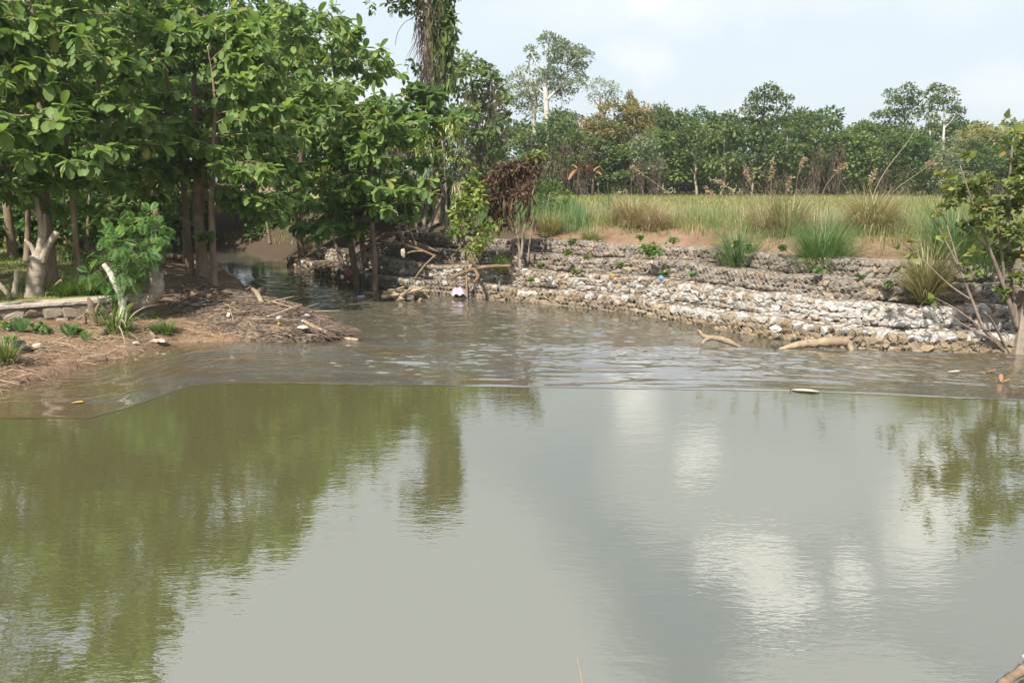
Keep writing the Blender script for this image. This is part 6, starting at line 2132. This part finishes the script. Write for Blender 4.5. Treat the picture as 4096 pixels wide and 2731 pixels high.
for k, (path, D, r0, lab) in enumerate([
    ([(345, 268), (335, 243), (331, 225), (326, 205)], 30.2, 1.7, 'thin bare pale trunk leaning left beside the forked tree'),
    ([(364, 263), (362, 240), (363, 212), (366, 190)], 29.6, 2.4, 'second stem of the forked tree rising from the gabion step'),
    ([(405, 248), (400, 232), (397, 215)], 29, .9, 'thin sapling stem behind the fallen poles'),
    ([(419, 250), (412, 235), (407, 220)], 28.6, 1.0, 'slim slanting stem above the fallen poles'),
    ([(270, 244), (268, 228), (264, 210)], 39, 1.6, 'slim trunk on the earth bank left of the leaning tree'),
    ([(184, 262), (184, 246), (182, 230)], 27, 1.5, 'cut thin pole standing left of the trunk group'),
    ([(193, 281), (192, 262), (191, 247)], 24.6, 2.0, 'short sawn pole standing before the trunk group'),
    ([(153, 250), (153, 235), (152, 215)], 31, 2.6, 'dark trunk standing by the water left of the trunk group'),
    ([(27, 262), (28, 235), (28, 200)], 25, 3.2, 'dark shaded trunk behind the forked stump'),
    ([(88, 250), (88, 225), (90, 190)], 29, 2.0, 'thin shaded trunk behind the thin straight tree'),
    ([(66, 246), (65, 225), (64, 195)], 30, 1.8, 'dim trunk in the shade between the two tall trunks'),
    ([(198, 272), (199, 245), (203, 205)], 25.6, 2.4, 'straight trunk squeezed between the stout trunks'),
]):
    (xa, ya), (xb, yb) = path[-2], path[-1]
    path = path + [(xb + (xb - xa) * .9, yb - 34)] if 'cut' not in lab and 'sawn' not in lab else path
    limb_thing('bare_trunk', lab, 'trunk', D, [(path, r0 * 1.15, r0 * (.8 if 'cut' in lab or 'sawn' in lab else .3))], 'bark_brown' if k not in (0,) else 'bark_grey', seed=60 + k)

# twig litter on the steps and the shaded bank
rng = np.random.default_rng(250)
mb = MB()
P = region(rng, 26000, -12, 13, 17, 34, lambda x, y, dr, dl: (dr > .05) & (dr < 3.2) & (rng.random(len(x)) < np.interp(x, [-10, -2, 3, 9], [.5, .5, .22, .16])))
n = len(P)
dr = signed_dist(P[:, :2], RB, LAND_R)
z = np.where(P[:, 0] > -9, np.interp(dr, [0, .02, 1.05, 1.1, 2.05, 2.12, 3.1, 3.2], [-.2, .18, .18, .66, .66, 1.10, 1.10, 1.5]), P[:, 2])
z = np.where(P[:, 0] < -1.0, np.where(dr > 2.05, P[:, 2], z), z)
P[:, 2] = np.maximum(z, P[:, 2]) + .02
ok = (np.abs(dr - 1.08) > .09) & (np.abs(dr - 2.08) > .09)
P = P[ok]
n = len(P)
sticks(mb, P, rng.uniform(0, 6.28, n), rng.normal(0, .15, n), rng.uniform(.08, .4, n), rng.uniform(.003, .009, n), rng.random(n), rng, .12)
tag(mb.build('twig_litter', M['twigs'], kind='stuff'), 'washed up twigs and straw strewn over the gabion steps', 'litter')

# ------------------------------------------------------------------ concrete post, floating leaves, foreground bits
pb = at_y(1020, 352, 17.35)
pb[2] = -.3
root = thing('concrete_post', 'weathered concrete post at the right picture edge by the water', 'post', pb)
mb = MB()
hw, hd = .17, .15
prof = [(-1, -.86), (-.86, -1), (.86, -1), (1, -.86), (1, .86), (.86, 1), (-.86, 1), (-1, .86)]
rows = []
for z, s_ in ((0, 1.12), (.4, 1.06), (1.0, 1.0), (1.42, .95), (1.475, .88), (1.5, .7)):
    rows += [(pb[0] + a * hw * s_ + .012 * z, pb[1] + b * hd * s_, pb[2] + z) for a, b in prof]
v = np.array(rows)
i = np.arange(5)[:, None] * 8
a = np.arange(8)[None]
mb.add(v, [np.stack((i + a, i + (a + 1) % 8, i + 8 + (a + 1) % 8, i + 8 + a), -1).reshape(-1, 4), np.array([[40 + q for q in range(8)]])])
mb.build('shaft', M['post'], root, origin=pb)


def leaf_on_water(label, pos, L, az, mat, curl=.25, tilt=.0, name='floating_leaf'):
    v, f, uv = leaf_template(.42, droop=-curl, fold=.06)
    mb = MB()
    d = np.array([(math.cos(az), math.sin(az), tilt)])
    scatter(mb, v, f, np.asarray(pos)[None], basis(d, np.array([(0, 0, 1.)])) * L, np.array([.4]), uv)
    return tag(mb.build(name, M[mat], smooth=True, origin=pos), label, 'leaf')


leaf_on_water('curled orange brown leaf floating on the shallow water at right', at_z(1000, 381.5, .02), .2, .1, 'dry_leaf', .3)
leaf_on_water('upright half of a dry leaf standing out of the shallow water at right', at_z(1001, 382, .0), .17, 1.2, 'dry_leaf', .1, 1.1)
leaf_on_water('yellow leaf floating in the brown shallows at left', at_z(71, 402.5, .012), .18, .3, 'plastic_yellow', .05)
leaf_on_water('small brown leaf at the far right edge of the shallow water', at_z(987, 371.5, .015), .2, .2, 'dry_leaf', .2)
leaf_on_water('thin pale leaf floating left of the curled orange leaf', at_z(947, 371.5, .012), .24, -.1, 'cloth_dirty', .1)
p = at_z(790, 389.5, .01)
leaf_on_water('pale sunken leaf sheath on the edge of the sill', p - (0, 0, .005), .5, -.3, 'sheath', .0, -.03, 'leaf_sheath')
log_thing('twig', 'little reddish twig standing up at the sill edge', 'twig', [at_z(790.5, 390, -.02), up(at_z(790.5, 390, 0), .05), up(at_z(790.5, 390, 0), .09) + (-.02, 0, 0)], [.008, .007, .004], 'bark_brown', 70, 5)
log_thing('twig', 'small dark twig caught in the shallow water at right', 'twig', [at_z(914, 378, .02), at_z(920, 377, .04), at_z(924, 379, .02)], [.006, .007, .004], 'bark_dark', 71, 5)
log_thing('twig', 'short dark stick floating left of the thick driftwood log', 'twig', [at_z(773, 346, .0), at_z(777, 347.5, .02)], [.025, .02], 'bark_dark', 72, 5)

# reed tip close to the viewer
p = at_z(583, 700, 0.0)
root = thing('reed_blade', 'single pinkish dry reed tip standing in the pool at the bottom edge', 'reed', p)
tp = at_y(577, 657, p[1] - .05)
mb = MB()
pts = smooth_path([p - (0, 0, .1), (p + tp) / 2 + (.012, 0, 0), tp], 12)
w = np.interp(np.linspace(0, 1, 12), [0, .6, .9, 1], [.012, .012, .009, .001])
tube(mb, pts, w, 6, .4, flat=.35)
mb.build('blade', M['reed_tip'], root, smooth=True, origin=p)
# drift board in the lower right corner
a, b = at_z(984, 694, .04), at_z(1042, 657, .09)
log_thing('drift_board', 'reddish brown drift board floating in the lower right corner', 'board', [a, a * .66 + b * .34, a * .3 + b * .7, b, b + (b - a) * .6], [.012, .03, .04, .042, .045], 'bark_brown', 73, 7)
crumple('foam_scrap', 'bit of white foam on the drift board in the lower right corner', 'litter', at_z(1025, 657, .13), .035, 'plastic_white', 74)

# ------------------------------------------------------------------ humid air
def build_haze(density):
    m = bpy.data.materials.new('haze')
    m.use_nodes = True
    t = NT(m.node_tree)
    v = t.n('ShaderNodeVolumePrincipled', {'Color': (.93, .96, 1.0, 1), 'Density': density, 'Anisotropy': .2})
    out = t.n('ShaderNodeOutputMaterial')
    t.t.links.new(v.outputs[0], out.inputs[1])
    x0, x1, y0, y1, z0, z1 = -1500, 1500, -60, 1500, -3.0, 70
    mb = MB()
    vv = [(x, y, z) for z in (z0, z1) for y in (y0, y1) for x in (x0, x1)]
    mb.add(vv, np.array([(0, 2, 3, 1), (4, 5, 7, 6), (0, 1, 5, 4), (2, 6, 7, 3), (0, 4, 6, 2), (1, 3, 7, 5)]))
    mb.build('haze', m, kind='stuff')


build_haze(.00042)
